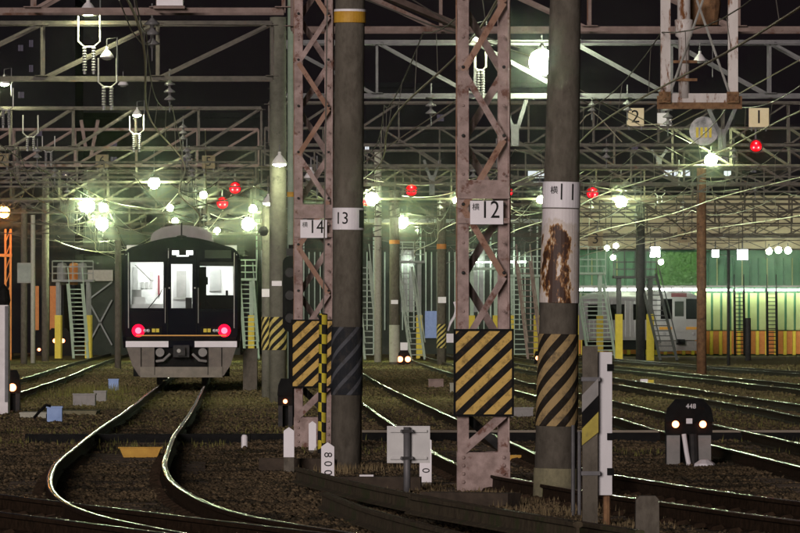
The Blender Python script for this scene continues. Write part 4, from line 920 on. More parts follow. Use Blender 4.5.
p = Vector((X(704, 68.6), 68.5, GZ)); tag(MB().lathe([(.14, -.05), (.12, .03), (.05, .075), (.01, .08)], n=9).build('white_stone', 'plainwhite', loc=p), 'whitish lump lying at the foot of the near dwarf signal', 'stone')
t = dwarf(404, 365, 262, .56, .62, 'far dwarf signal with two lamps and a small white plate on top', lens=((-.30, .4), (.30, .4)), lr=.22, legs=False)
MB().box(-.16, .16, -.02, .02, .64, .98).build('white_plate', 'plainwhite', t)
t = dwarf(59, 352, 350, 1.5, 1.6, 'wide dark trackside signal with two lamps and checkered plate, left', lens=((-.15, .55), (.15, .55)), lr=.085, legs=False)
for k, (x, z) in enumerate(((-.1, .5), (.1, .5), (0, .38), (-.1, .26), (.1, .26))): MB().box(x - .08, x + .08, -.2, -.165, z - .07, z + .07).build('checker_patch', 'plainwhite' if k % 2 else 'orange', t)
dwarf(13, 415, 112, .28, .80, 'dwarf signal with one lit lamp beside the white cabinet, left edge', lens=((0, .25),), lr=.26)
dwarf(285.5, 430, 95, .24, .78, 'dwarf signal with one tiny lit lamp beside mast 14', lens=((0.0, .15),), lr=.14)
dwarf(537.5, 365, 262, .3, .6, 'dwarf signal glimpsed at the left edge of pole 11', lens=((0, .5),), lr=.3, legs=False)
dwarf(42.5, 356, 352, .7, .9, 'tiny far signal with two faint lamps at left', lens=((-.27, .4), (.27, .4)), lr=.13, legs=False)
# tall black signal head beside mast 14
dS = 95; p = Vector((X(290, dS), dS, GZ)); t = thing('signal_post', 'tall black oval signal head seen from behind beside mast 14', 'signal', p)
MB().tube([(0.02, .1, -.2), (.02, .1, 2.9)], .045, 10).build('post', 'black', t)
z0, z1 = zz(332, dS), zz(256, dS); a = .115; pr = [(a * math.cos(R(180) * i / 8), z1 - a + a * math.sin(R(180) * i / 8)) for i in range(9)] + [(-a * math.cos(R(180) * i / 8), z0 + a - a * math.sin(R(180) * i / 8)) for i in range(9)]
hd_ = MB().prism(pr, -.06, .05).build('backboard', 'black', t)
for k in range(3): MB().lathe([(.075, -.12), (.085, -.062)], (0, 0, z0 + .22 + k * .36), 12, 'y').build('lens_case', 'darksteel', hd_)
MB().box(-.06, .06, -.05, .05, z1, z1 + .12).build('cap', 'darksteel', t)

# ------------------------------------------------------------------ trackside furniture
def marker(px, y0, y1, d, w, s, label, side=False):
    p = Vector((X(px, d), d, GZ)); k = d / F; a = w / 2 * k; z1 = zz(y0, d); z0 = zz(y1, d)
    t = thing('distance_post', label, 'marker post', p, 'white distance posts')
    MB().prism([(-a, z0), (a, z0), (a, z1 - a * .7), (0, z1), (-a, z1 - a * .7)], -a, a).build('white_post', 'plainwhite', t)
    MB().prism([(-a * .98, -.15), (a * .98, -.15), (a * .98, z0), (-a * .98, z0)], -a * .98, a * .98).build('foot', 'concrete', t)
    if s:
        n_ = len(s); st = (z1 - a * 1.3 - z0) / n_
        for i, ch in enumerate(s): text(ch, a * 1.75, 'ink', t, (0, -a - .004, z1 - a * 1.5 - st * (i + .32)), rot=(R(90), R(90), 0), name='digit', ext=.001)
    return t
marker(327.8, 442, 477, 62, 13, '800', 'white post reading 800 sideways in front of pole 13')
marker(289, 427, 457, 66, 10.5, '', 'white pointed post left of mast 14 foot')
marker(312.5, 421, 450, 75, 7.5, '', 'white pointed post in front of mast 14 foot plate')
marker(425.5, 436, 482, 60, 12, '80', 'white post reading 0 half hidden behind the grey sign back')
d = 57; p = Vector((X(407, d), d, GZ)); t = thing('track_sign', 'grey sheet sign seen from behind on a steel pipe', 'sign', p)
MB().box(X(387, d) - p.x, X(430, d) - p.x, .05, .06, zz(463, d), zz(426, d)).build('panel', 'signback', t)
for zy in (431, 458): MB().box(X(390, d) - p.x, X(427, d) - p.x, .02, .048, zz(zy + 1.2, d), zz(zy - 1.2, d)).build('stiffener', 'signback', t)
MB().tube([(0, 0, -.2), (0, 0, zz(427, d))], .034, 12).build('pipe', 'galv', t, smooth=True)
for zy in (431, 458):
    cl = MB().box(-.06, .06, -.04, .02, zz(zy + 1.5, d), zz(zy - 1.5, d)).build('clamp', 'darksteel', t)
    for s in (-1, 1): bolt((s * .052, -.04, zz(zy, d)), .014, 'galv', cl, (0, 0, 0), 'bolt')
# post with hazard stripes and long white box
d = 47.5; p = Vector((X(590.5, d), d, GZ)); t = thing('cable_post', 'concrete post with yellow and black patches beside pole 11', 'post', p)
MB().box(-.065, .055, -.06, .06, -.2, zz(346, d)).build('shaft', 'concrete', t)
for (ya, yb, m_) in ((388, 408, 'greybox'), (408, 420, 'black'), (420, 432, 'yellow'), (432, 444, 'yellow')):
    pass
z_ = lambda py: zz(py, d)
MB().prism([(-.07, z_(412)), (.06, z_(395)), (.06, z_(378)), (-.07, z_(395))], -.075, -.062).build('grey_stripe', 'greybox', t)
MB().prism([(-.07, z_(428)), (.06, z_(411)), (.06, z_(395.5)), (-.07, z_(412.5))], -.075, -.062).build('black_stripe', 'black', t)
MB().prism([(-.07, z_(445)), (.06, z_(432)), (.06, z_(411.5)), (-.07, z_(428.5))], -.075, -.062).build('yellow_stripe', 'yellow_worn', t)
MB().box(-.075, .075, -.07, .065, z_(381), z_(377)).build('strap', 'galv', t); MB().box(-.075, .075, -.07, .065, z_(475), z_(471)).build('strap', 'galv', t)
p2 = Vector((X(604.5, d), d + .06, GZ)); t = thing('white_trunking', 'tall narrow white metal box with rust stain beside the striped post', 'box', p2)
M['whitestain'] = pmat('white_enamel_one_stain', (0.62, 0.61, 0.62), (0.70, 0.69, 0.70), 0.5, 0, 4, rust=(0.42, 0.24, 0.06), rust_at=0.66, rust_scale=3, stretch=(1, 1, .4))
bx_ = MB().box(-.058, .06, -.05, .08, z_(495), z_(352)).build('case', 'whitestain', t)
for py in (367, 436, 471): MB().box(.02, .075, -.068, -.052, z_(py + 4), z_(py - 3)).build('latch', 'black', bx_)
MB().box(-.062, -.058, -.052, .08, z_(495), z_(352)).build('edge_trim', 'galv', bx_)
MB().tube([(.02, .02, -.1), (.02, .02, z_(495))], .03, 8).build('conduit', 'rustpole', t)
p3 = Vector((X(574.5, 50), 50, GZ)); t = thing('steel_stake', 'pair of thin grey stakes between pole 11 and the striped post', 'stake', p3)
for dx in (-.012, .04): MB().tube([(dx, 0, -.1), (dx, 0, zz(425 if dx < 0 else 431, 50))], .016, 8).build('stake', 'galv', t)
tag(MB().prism([(-.09, -.1), (.09, -.1), (.085, .30), (.06, .33), (-.06, .33), (-.085, .30)], -.08, .08).build('stub_post', 'concrete', loc=Vector((X(647, 44.5), 44.5, GZ))), 'short grey stub post at the bottom edge right of pole 11', 'post')
tag(MB().lathe([(.045, -.1), (.042, .05), (.042, .16), (.03, .19), (.005, .195)], n=12).build('marker_stub', 'plainwhite', loc=Vector((X(244.5, 78), 78, GZ))), 'tiny white capped marker stub right of the train track', 'marker')
tag(MB().box(-.07, .07, -.05, .05, -.05, .11).build('white_block', 'plainwhite', loc=Vector((X(366.5, 60), 60, GZ))), 'tiny white block beside the spare rails', 'marker')
# blue and grey boxes at left
def cabinet(name, label, px, basey, w, h, dep, mat, lid=None, dd_=None):
    d = dd_ or DG(basey); p = Vector((X(px, d), d, GZ)); k = d / F; t = thing(name, label, 'box', p)
    MB().box(-w / 2 * k, w / 2 * k, 0, dep, -.05, h * k).build('body', mat, t)
    MB().box(-w / 2 * k - .012, w / 2 * k + .012, -.012, dep + .012, h * k + .002, h * k + .03).build('lid', lid or mat, t); return t
cabinet('junction_box', 'near light blue junction box with black cable, left of the train track', 54.5, 423, 15, 15, .25, 'blue')
cabinet('junction_box', 'smaller light blue junction box near the train', 113.5, 391, 10, 11, .3, 'blue')
cabinet('equipment_case', 'wide grey lineside equipment case left of the train track', 84, 407, 22, 12, .5, 'greybox')
cabinet('equipment_case', 'second grey case just behind the wide one', 100, 402, 12, 10, .5, 'greybox')
cabinet('concrete_trough', 'low pale concrete slab beside the near blue box', 33, 419, 26, 5, 1.2, 'concrete_pale')
cabinet('concrete_trough', 'low pale concrete slab behind the near blue box', 78, 416, 36, 3.5, 1.5, 'concrete_moss')
d = DG(424); cable('black cable arching into the near blue box', [W(34, 418, d - .2), W(40, 411, d - .2), W(46, 405, d - .2), W(51, 406, d - .2)], .025, 'black')
d = 109; p = Vector((X(2, d), d, GZ)); t = thing('white_cabinet', 'tall whitish cabinet cut by the left edge', 'cabinet', p)
MB().box(-.4, .115, -.1, .5, -.2, zz(305, d)).build('case', 'white', t); MB().lathe([(.11, zz(305, d)), (.13, zz(300, d)), (.10, zz(290, d)), (.02, zz(284, d))], (.02, .1, 0), 14).build('dark_cap', 'black', t); MB().box(.06, .12, -.112, -.102, zz(402, d), zz(306, d)).build('edge_plate', 'galv', t)
cabinet('equipment_case', 'low grey case in front of mast 12 on the right track bed', 522, 418, 22, 9, .4, 'greybox'); cabinet('switch_machine', 'brownish point machine between pole 13 and mast 12', 436, 388, 15, 8, .5, 'rustbeam'); cabinet('equipment_case', 'small grey case left of mast 12', 453, 393, 6, 9, .3, 'concrete_pale')
cabinet('equipment_case', 'dull grey case by the tall post near the train', 250, 393, 14, 42, .6, 'concrete', dd_=150)
# amber plate between the rails, cross ducts
d = 73; p = Vector((X(140.5, d), d, -.17)); t = thing('track_plate', 'amber yellow plate lying between the train track rails', 'plate', p)
MB().prism([(-.25, .12), (-.20, 0), (.20, 0), (.25, .12)], -.05, .30).build('plate', 'amber', t); MB().box(-.27, .27, -.06, .31, .121, .135).build('rim', 'amber', t)
d = 71; p = Vector((X(520, d), d, -.19)); tag(MB().prism([(-.22, .1), (-.2, 0), (.18, 0), (.22, .1)], -.05, .2).build('track_plate', 'amber', loc=p), 'orange plate lying low between mast 12 and pole 11', 'plate')
d = 82; tag(MB().box(X(25, d), X(250, d), d, d + .3, -.22, -.035).build('cable_duct', 'black'), 'dark cable duct crossing under the train track', 'duct')
d = 83; t = thing('cable_duct', 'long dark cable duct with pale top crossing the right tracks', 'duct', (X(362, d), d, GZ)); MB().box(0, X(800, d) - X(362, d) + 1, 0, .25, -.05, .135).build('duct', 'black', t); MB().tube([(0, -.02, .15), (X(800, d) - X(362, d) + 1, -.02, .15)], .018, 6).build('pipe', 'copper', t)
d = 84; t = thing('cable_duct', 'short dark cable duct between tall post and mast 14', 'duct', (X(190, d), d, GZ)); MB().box(0, X(288, d) - X(190, d), 0, .2, -.05, .10).build('duct', 'black', t)
# spare rails at the bottom
for lab, pts, zo in (('upper dull rail curving across the bottom centre', [(58.5, -1.0), (52.2, -.304), (47.2, .39), (43.3, 1.01), (40, 1.6)], .06), ('lower dull rail beside it at the bottom centre', [(51.8, -.665), (47.7, -.30), (42.2, .324), (39, .75)], .0),
                     ('short rusty rail butting the others left of pole 11 foot', [(47.2, .10), (44, .62), (40.5, 1.2)], .10)):
    p = spline(pts, lambda q: .5); r_ = rail_mesh(p, 0, 'spare_rail', None, 'railtop_dull', seed=len(lab), zoff=zo); tag(r_, lab, 'rail')
for k, (px, py, ln, rz, lab) in enumerate([(297, 470, 1.7, .5, 'old timber block at the end of the spare rails'), (380, 490, 1.6, 0.05, 'dark timber beam lying behind the spare rails'), (470, 507, 1.8, .55, 'rotting timber beam before mast 12 foot')]):
    d = DG(py); tag(MB().box(-ln / 2 * .5, ln / 2 * .5, -.11, .11, -.08, .13).build('timber_beam', 'sleeper', loc=Vector((X(px, d), d, GZ))), lab, 'timber').rotation_euler = (0, 0, -rz)
d = DG(384); t = thing('track_marker', 'small white and yellow chevron marker between the right tracks', 'marker', (X(646, d), d, GZ)); MB().box(-.16, .05, 0, .12, -.05, .14).build('white_half', 'plainwhite', t); MB().box(.055, .22, 0, .12, -.05, .12).build('yellow_half', 'yellow', t)

# ------------------------------------------------------------------ stair towers and platforms
def stair_tower(label, px, d, wid, ztop, mat, flight=1, yellow=True, rails=1.1, group='stair towers along the yard'):
    """platform on four columns with a railing and a stair flight falling to one side"""
    p = Vector((X(px, d), d, GZ)); O = (0, 0, 0); h = ztop - GZ; a = wid / 2
    t = thing('stair_tower', label, 'stair tower', p, group)
    for sx in (-1, 1):
        for y in (0, 1.2):
            c = member('column', (sx * a, y, -.2), (sx * a, y, h), .20, mat, t, O, kind='bar')
            if yellow: MB().box(sx * a - .16, sx * a + .16, y - .16, y + .16, 0, 2.3).build('yellow_guard', 'yellow', t)
    MB().box(-a - .3, a + .3, -.3, 1.5, h, h + .12).build('platform', mat, t)
    for z in (.45, .8, rails): member('handrail', (-a - .28, -.28, h + z), (a + .28, -.28, h + z), .06, mat, t, O, kind='bar')
    n_ = int((wid + .6) / .45)
    for i in range(n_ + 1): member('baluster', (-a - .28 + i * (wid + .56) / n_, -.27, h), (-a - .28 + i * (wid + .56) / n_, -.27, h + rails), .05, mat, t, O, kind='bar')
    if flight:
        L = h * .52; x0 = flight * (a + .3); x1 = x0 + flight * L
        for y in (.05, .95):
            member('stringer', (x0, y, h), (x1, y, 0), .10, mat, t, O, kind='bar', h=.24)
            member('stair_rail', (x0, y, h + .95), (x1, y, .95), .06, mat, t, O, kind='bar')
        for i in range(14):
            f_ = (i + .5) / 14; x = x0 + (x1 - x0) * f_; z = h * (1 - f_)
            member('tread', (x, .1, z), (x, .9, z), .26, mat, t, O, kind='bar', h=.05)
    return t
def ladder(label, px0, py0, px1, py1, d, w, mat, group='leaning stair flights'):
    """stair flight seen face on: two stringers with treads between, falling toward the camera"""
    a, c = W(px0, py0, d + 2.5), W(px1, py1, d); c.z = GZ; t = thing('stair_flight', label, 'stairs', c, group); hw = Vector((w / 2, 0, 0))
    for s in (-1, 1):
        member('stringer', a + s * hw, c + s * hw, .13, mat, t, c, kind='bar', h=.26)
        member('stair_rail', a + s * hw + Vector((0, 0, .9)), c + s * hw + Vector((0, 0, .9)), .055, mat, t, c, kind='bar')
    n_ = 17
    for i in range(1, n_): q = a.lerp(c, i / n_); member('tread', q - hw, q + hw, .05, mat, t, c, kind='bar', h=.22)
    return t
stair_tower('left stair platform with blue-grey tanks and a yellow guard', 73, 318, 1.6, 3.9, 'stairgrey', 0)
ladder('stair flight below the left stair platform', 75, 285, 81, 338, 312, .75, 'stairgreen')
for k, px in enumerate((62, 74, 82)):
    p = W(px, 285, 319.6); tag(MB().lathe([(.03, 0), (.25, .02), (.27, .2), (.27, 1.0), (.22, 1.15), (.03, 1.2)], n=14).build('tank', 'orange' if k == 1 else 'stairgrey', loc=p), ['grey tank at the left end of the left stair platform', 'orange drum on the left stair platform', 'grey tank at the right end of the left stair platform'][k], 'tank')
stair_tower('dark platform on yellow footed columns before the silver train', 635, 296, 1.55, 3.9, 'stairdark', 0, rails=1.35)
ladder('dark stair flight falling right of the yellow footed columns', 648, 275, 669, 352, 290, .8, 'stairdark')
stair_tower('light green stair tower right of pole 11', 588, 320, 1.3, 4.3, 'stairgreen', 0, rails=1.5)
ladder('light green stair flight right of pole 11', 590, 285, 602, 350, 314, 1.4, 'stairgreen')
stair_tower('grey stair tower left of pole 11', 524, 322, 1.4, 4.2, 'stairgreen', 0, yellow=True)
ladder('brown stair flight left of pole 11', 523, 262, 535, 350, 305, .7, 'rustbeam')
ladder('pale green stair flight right of mast 12', 512, 275, 520, 350, 312, .8, 'stairgreen')
stair_tower('grey stair tower behind the orange-ringed dark pole', 408, 318, 1.2, 4.9, 'stairgrey', 0)
ladder('dark stair flight behind the orange-ringed dark pole', 405, 268, 418, 352, 300, .7, 'stairgrey')
ladder('dark stair flight left of the thin pale pole', 362, 262, 372, 352, 300, .7, 'stairgrey')
stair_tower('pale stair tower seen behind mast 12', 484, 324, 1.3, 4.6, 'stairgreen', 0)
ladder('pale stair flight beside the train right side', 246, 280, 252, 348, 310, .7, 'stairgreen')
stair_tower('yellow footed stair tower right of the train', 240, 322, 1.2, 4.0, 'stairgreen', 0)
d = 268; p = W(24.5, 283, d); t = thing('equipment_box', 'square grey equipment box fixed to the poles at left', 'box', p); MB().box(-.31, .31, -.25, 0, 0, .9).build('case', 'greybox', t); MB().box(-.28, .28, -.262, -.252, .04, .86).build('door', 'stairgrey', t)
d = 302; p = Vector((X(8, d), d, GZ)); t = thing('orange_column', 'steel lattice column coloured orange as if sodium-lit at the left edge', 'column', p)
for sx in (-.13, .13): MB().box(sx - .05, sx + .05, -.05, .05, -.1, 6.6).build('upright', 'orange', t)  # orange paint carries the sodium light's colour
for k in range(9): MB().bar((-.13, -.06, .3 + k * .7), (.13, -.06, 1.0 + k * .7), .04).build('brace', 'orange', t)
MB().box(-1.6, .2, -.08, .08, 5.2, 5.35).build('arm', 'orange', t)

# ------------------------------------------------------------------ background buildings
dB = 352; kB = dB / F
bx0, bx1 = X(566, dB), X(830, dB)
t = thing('washing_shed', 'long green washing shed with orange striped base and bright tubes', 'shed', ((bx0 + bx1) / 2, dB, GZ)); o_ = t.location.copy()
Zb = lambda py: Z(py, dB)
MB().box(bx0, bx1, dB + .6, dB + 8, GZ, Zb(250)).build('inner_wall', 'shedgreen', t, off=o_)
step = 9.2 * kB; x = bx0; i = 0
while x < bx1 - step:
    MB().box(x, x + step * .74, dB, dB + .14, Zb(330), Zb(293)).build('wall_panel', 'palegreen', t, off=o_)
    MB().box(x + step * .77, x + step * .97, dB + .06, dB + .14, Zb(330), Zb(293)).build('wall_rib', 'shedgreen', t, off=o_)
    MB().box(x, x + step * .60, dB - .02, dB + .14, GZ + .1, Zb(331)).build('base_panel', 'orange', t, off=o_)
    MB().box(x + step * .63, x + step * .97, dB - .06, dB + .1, GZ + .05, Zb(331)).build('yellow_post', 'yellow', t, off=o_)
    x += step; i += 1
x = bx0 + .1
while x < bx1 - .9:
    MB().box(x, x + .40, dB + .15 + .12 * random.random(), dB + .5, Zb(287), Zb(264 - 6 * (int(x * 1.3) % 2))).build('green_panel', 'shedgreen', t, off=o_); MB().box(x + .42, x + .47, dB + .05, dB + .5, Zb(287), Zb(258)).build('green_rib', 'shedgreen' if int(x * 2) % 3 else 'palegreen', t, off=o_); x += .49
MB().box(bx0, bx1, dB - .95, dB + .3, Zb(287.2), Zb(285.5)).build('shield_canopy', 'greybox', t, off=o_)  # deepened to keep the tubes' light off the upper wall
MB().box(bx0, bx1, dB - 1.2, dB + 9, Zb(249.5), Zb(247)).build('soffit', 'beige', t, off=o_)
fa = MB(); fa.box(bx0 - .2, bx1, dB - 1.25, dB - 1.05, Zb(247), Zb(196)).build('fascia', 'beige', t, off=o_)
for py in (210, 224, 238): MB().box(bx0 - .2, bx1, dB - 1.29, dB - 1.252, Zb(py + .6), Zb(py - .6)).build('fascia_joint', 'olivebeam', t, off=o_)
MB().add([(bx0 - .3, dB - 1.4, Zb(195.5)), (bx1, dB - 1.4, Zb(195.5)), (bx1, dB + 14, Zb(172)), (bx0 - .3, dB + 14, Zb(172))], [(0, 1, 2, 3)]).build('roof', 'darkwall', t, off=o_)
n_ = 13
for i in range(n_):
    xa = X(690, dB) + (bx1 - X(690, dB)) * i / n_; xb = xa + (bx1 - X(690, dB)) / n_ * .84
    MB().tube([(xa, dB - .55, Zb(290)), (xb, dB - .55, Zb(290))], .075, 6).build('fluorescent_tube', 'tube', t, off=o_)
for px in (739, 771.5): ladder('black ladder on the green shed wall near the %s' % ('rusty pole' if px < 750 else 'right edge'), px, 290, px + .8, 352, dB - 3.2, .55, 'black', 'ladders on the washing shed')
for k, (px, py, w) in enumerate([(655, 252, 10), (742.5, 254.5, 10.5), (715.5, 253.5, 7)]):
    p = W(px, py, 344); t = thing('square_floodlight', ['square white floodlight beside the dark platform', 'square white floodlight right of the rusty pole, larger', 'smaller square floodlight just right of the rusty pole'][k], 'floodlight', p, 'square floodlights on the shed'); a = w / 2 * 344 / F
    MB().box(-a - .04, a + .04, 0, .25, -a - .04, a + .04).build('case', 'darksteel', t); MB().box(-a, a, -.02, -.002, -a, a).build('face', 'square', t); MB().tube([(0, .12, a), (0, .12, a + .5)], .04, 6).build('stem', 'darksteel', t)
for k, (px, py) in enumerate([(769, 251), (778.5, 250), (788, 250.5), (607, 248), (616, 246), (613, 257.5), (661, 262)]):
    p = W(px, py, 348); t = thing('shed_lamp', ['leftmost of three round lamps under the fascia at right', 'middle of three round lamps under the fascia at right', 'rightmost of three round lamps under the fascia at right', 'small round shed lamp near the green stair tower, left one', 'small round shed lamp near the green stair tower, right one', 'small round shed lamp near the green stair tower, lower one', 'small round shed lamp over the silver train'][k], 'lamp', p, 'round lamps under the shed fascia')
    ico(.16 if k > 2 else .2).build('bulb', 'lampsmall', t, smooth=True); MB().tube([(0, 0, .12), (0, 0, .42)], .03, 6).build('stem', 'darksteel', t)
# foliage-like plastic mesh behind: ivy on the shed
sp = []; v = []; f = []
for _ in range(2600):
    px, py = random.uniform(656, 698), random.uniform(253, 285); q = W(px, py, dB - .05 - random.random() * .5); a = random.uniform(0, 6.28); s = random.uniform(.05, .13); o = len(v)
    for k in range(4): v.append((q.x + s * math.cos(a + k * 1.57), q.y + random.uniform(-.05, .05), q.z + s * math.sin(a + k * 1.57)))
    f.append((o, o + 1, o + 2, o + 3))
M['ivy'] = pmat('green_leaf', (0.05, 0.16, 0.03), (0.10, 0.28, 0.06), 0.6, 0, 2)
me = bpy.data.meshes.new('ivy'); me.from_pydata(v, [], f); me.materials.append(M['ivy']); me.update(); o = bpy.data.objects.new('ivy', me); col.objects.link(o); tag(o, 'bright green leaves climbing above the silver train', 'ivy', kind='stuff')
# lighting frame over the silver train
dW = 338.5; t = thing('lighting_frame', 'row of bright tubes on a beam over the silver train', 'light frame', (X(690, dW), dW, GZ)); o_ = t.location.copy()
MB().box(X(560, dW), X(706, dW), dW - .06, dW + .06, Z(288, dW), Z(286, dW)).build('beam', 'greybox', t, off=o_)
for px in (562, 704): MB().box(X(px, dW) - .07, X(px, dW) + .07, dW + .07, dW + .2, GZ, Z(286, dW)).build('post', 'stairgrey', t, off=o_)
for i in range(13):
    xa = X(562 + i * 11, dW); MB().tube([(xa, dW - .05, Z(289.6, dW)), (xa + .54, dW - .05, Z(289.6, dW))], .07, 6).build('fluorescent_tube', 'tube', t, off=o_)
# silver train in the shed
hd2 = R(28); S = thing('silver_train', 'silver train with dark windscreen by the green shed', 'train', (X(678, 342), 341, .02), rz=hd2)
rt = half_outline(1.45, .75, 3.25, 3.6); ol = rt + [(-x, z) for x, z in rt[::-1][1:]]; no = len(ol)
MB().add([(x, .0, z) for x, z in ol] + [(x, 9, z) for x, z in ol], [(i, i + no, (i + 1) % no + no, (i + 1) % no) for i in range(no)] + [tuple(range(no)), tuple(range(no, 2 * no))[::-1]]).build('body_shell', 'silver', S)
MB().box(-1.2, 1.2, -.03, -.004, 1.95, 3.1).build('windscreen', 'darkglass', S); MB().box(-.45, .45, -.04, -.032, 1.2, 3.1).build('front_door', 'silver', S); MB().box(-.3, .3, -.05, -.042, 2.1, 2.95).build('door_window', 'greywall', S)
MB().box(-1.3, 1.3, -.03, -.004, 1.35, 1.5).build('front_stripe', 'gold', S); MB().box(-.5, .5, -.04, -.004, 3.2, 3.42).build('route_box', 'maroon', S)
for s in (-1, 1): MB().lathe([(.01, -.05), (.12, -.02)], (s * .95, 0, 1.1), 12, 'y').build('headlight', 'lens_off', S)
MB().box(-1.2, 1.2, -.05, .3, .15, .7).build('skirt', 'greybox', S); MB().box(-.2, .2, -.35, -.05, .5, .8).build('coupler', 'black', S)
for k in range(16): MB().box(-1.475, -1.452, .4 + k * .52, .62 + k * .52, .9, 3.0).build('side_rib', 'silver', S)
for k in range(3): MB().box(-1.49, -1.478, 1.0 + k * 2.6, 2.6 + k * 2.6, 1.9, 2.8).build('side_window', 'darkglass', S)
MB().box(-1.3, 1.3, .4, 8.8, .2, .74).build('underframe', 'black', S)
# middle shed
dM = 372; t = thing('middle_shed', 'tall grey-green shed behind the stair towers in the middle', 'shed', (X(455, dM), dM, GZ)); o_ = t.location.copy()
MB().box(X(255, dM), X(566, dM), dM + .3, dM + 10, GZ, Z(222, dM)).build('wall', 'greywall', t, off=o_)
x = X(256, dM)
while x < X(565, dM):
    MB().box(x, x + .10, dM + .12, dM + .3, GZ, Z(224, dM)).build('pilaster', 'stairgreen', t, off=o_)
    MB().box(x + .3, x + 1.15, dM + .2, dM + .28, Z(312, dM), Z(250, dM)).build('wall_sheet', 'greywall' if int(x) % 4 else 'stairgrey', t, off=o_)
    for q in (.35, .7, 1.05): MB().box(x + q, x + q + .07, dM + .1, dM + .19, Z(330, dM), Z(252, dM)).build('slat', 'stairgreen', t, off=o_)
    x += 1.45
MB().box(X(255, dM), X(566, dM), dM, dM + .4, Z(224, dM), Z(219, dM)).build('eave', 'stairgrey', t, off=o_)
MB().box(X(425, dM), X(437, dM), dM, dM + .18, Z(338, dM), Z(311, dM)).build('blue_door', 'blue', t, off=o_)
for px in (392, 470, 500): MB().tube([(X(px, dM), dM - .3, Z(262, dM)), (X(px + 26, dM), dM - .3, Z(262, dM))], .06, 6).build('fluorescent_tube', 'tube', t, off=o_)
p = W(452, 318, 366); t = thing('white_hose', 'white hose reel hanging by the middle shed wall', 'hose', p); MB().tube([(.15, 0, 1.0), (.28, 0, .6), (.15, 0, .1), (-.1, 0, -.3), (-.2, 0, -.8)], .09, 8).build('hose', 'plainwhite', t, smooth=True); MB().box(-.35, .4, -.2, .3, -1.5, -.95).build('reel_box', 'plainwhite', t)
# left buildings
dL = 360; t = thing('left_shed', 'dark grey lineside building behind the left stair platform', 'shed', (X(100, dL), dL, GZ)); o_ = t.location.copy()
MB().box(X(86, dL), X(240, dL), dL + .2, dL + 9, GZ, Z(255, dL)).build('wall', 'greywall', t, off=o_)
for a, c in (((88, 345), (112, 300)), ((112, 345), (88, 300)), ((88, 300), (112, 282))): MB().bar(W(*a, dL), W(*c, dL), .09).build('brace', 'stairgrey', t, off=o_)
MB().box(X(88, dL), X(113, dL), dL - .3, dL + .15, Z(281, dL), Z(270, dL)).build('sign_panel', 'concrete_pale', t, off=o_)
MB().box(X(80, dL), X(245, dL), dL - .6, dL + 9, Z(254.5, dL), Z(250, dL)).build('roof', 'black', t, off=o_)
dO = 392; t = thing('orange_lit_shed', 'far low shed with orange glow in its colour behind the left poles', 'shed', (X(38, dO), dO, GZ)); o_ = t.location.copy()
MB().box(X(-40, dO), X(64, dO), dO, dO + 8, GZ, Z(270, dO)).build('wall', 'darkwall', t, off=o_)
for xa, xb in ((35, 39), (50, 56)): MB().box(X(xa, dO), X(xb, dO), dO - .15, dO - .01, Z(330, dO), Z(286, dO)).build('orange_glow_panel', 'orange', t, off=o_)  # orange panels stand in for the glow on the wall
p = W(46, 275, 386); t = thing('sodium_floodlight', 'small orange floodlight on the far orange shed', 'floodlight', p); ico(.10).build('globe', 'lamporange', t); MB().box(-.05, .05, 0, 5.5, .1, .18).build('arm', 'darksteel', t)
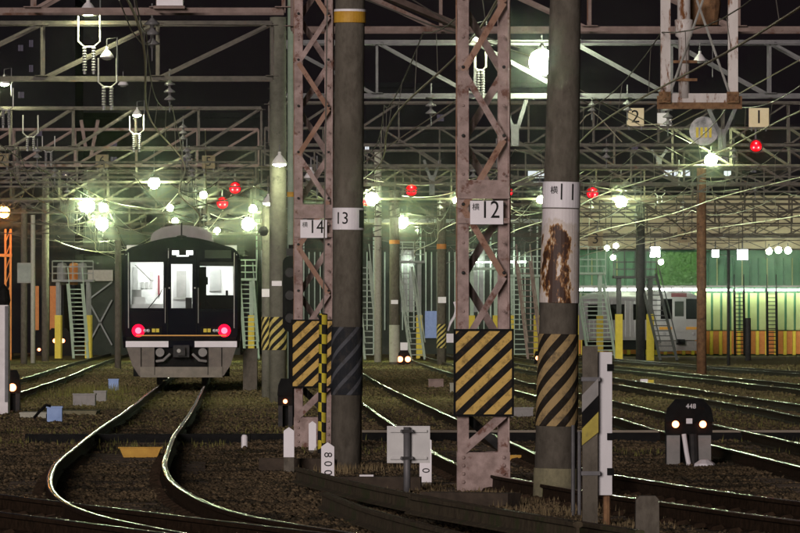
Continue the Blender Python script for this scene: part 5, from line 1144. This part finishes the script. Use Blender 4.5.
# far city blocks
def block(label, px0, px1, ytop, d, wins, mat='darkwall'):
    t = thing('city_building', label, 'building', (X((px0 + px1) / 2, d), d, GZ), 'dark city buildings beyond the yard'); o_ = t.location.copy()
    MB().box(X(px0, d), X(px1, d), d, d + 14, GZ, Z(ytop, d)).build('wall', mat, t, off=o_)
    MB().box(X(px0, d) - .2, X(px1, d) + .2, d - .2, d + 14.2, Z(ytop, d) + .01, Z(ytop, d) + .5).build('parapet', mat, t, off=o_)
    for (x0, y0, x1, y1, m_) in wins: 
        w_ = MB().box(X(x0, d), X(x1, d), d - .12, d - .01, Z(y1, d), Z(y0, d)).build('window', m_, t, off=o_)
        MB().box(X((x0 + x1) / 2 - .2, d), X((x0 + x1) / 2 + .2, d), d - .16, d - .125, Z(y1, d), Z(y0, d)).build('mullion', 'darksteel', w_, off=o_)
def grid(px0, px1, py0, py1, nx_, ny_, p_, m_):
    out = []
    for i in range(nx_):
        for j in range(ny_):
            if random.random() < p_:
                w, h = (px1 - px0) / nx_, (py1 - py0) / ny_; out.append((px0 + i * w + w * .15, py0 + j * h + h * .25, px0 + i * w + w * .8, py0 + j * h + h * .7, m_))
    return out
block('far building with white lit windows right of the number 2 board', 566, 735, 100, 520, [(664, 170, 672, 177, 'window'), (674, 169, 679, 176, 'window'), (681, 169, 690, 177, 'window'), (664, 180, 674, 184, 'window'), (724, 171, 731, 177, 'window')] + grid(570, 730, 110, 165, 16, 5, .05, 'window_dim'))
block('far building with small lit windows at the left edge', -20, 75, -5, 540, [(18, 45, 23, 51, 'window_dim'), (18, 92, 24, 98, 'window_dim'), (29, 40, 33, 47, 'window_dim'), (29, 65, 33, 72, 'window_dim')] + grid(0, 70, 100, 180, 8, 6, .05, 'window_dim'))
block('far low building behind the gantries above the train', 60, 290, 118, 560, grid(70, 285, 125, 210, 22, 6, .03, 'window_dim'))
block('far building with a lit strip between masts 12 and pole 11', 366, 560, 88, 550, [(528, 171, 546, 178, 'window'), (530, 182, 543, 186, 'window'), (365, 145, 369, 152, 'window')] + grid(372, 520, 96, 200, 14, 7, .04, 'window_dim'))
block('far dark building at the right edge', 735, 860, 130, 530, [(792, 186, 799, 190, 'window'), (776, 207, 786, 210, 'window_dim')] + grid(740, 830, 140, 200, 10, 5, .06, 'window_dim'))

# ------------------------------------------------------------------ hazy night air, its forward scatter standing in for lens bloom
m, n, l, b = nt('haze_air'); n.remove(b)
pv = n.new('ShaderNodeVolumePrincipled'); pv.inputs['Color'].default_value = (0.85, 0.9, 0.85, 1); pv.inputs['Density'].default_value = 0.00016; pv.inputs['Anisotropy'].default_value = 0.996
l.new(pv.outputs[0], n['Material Output'].inputs['Volume']); M['haze'] = m
hz = MB().box(-440, 440, -110, 910, GZ - 1.2, 34).build('haze', 'haze'); tag(hz, 'thin night haze filling the whole rail yard', 'haze', kind='stuff')
hz.display_type = 'WIRE'
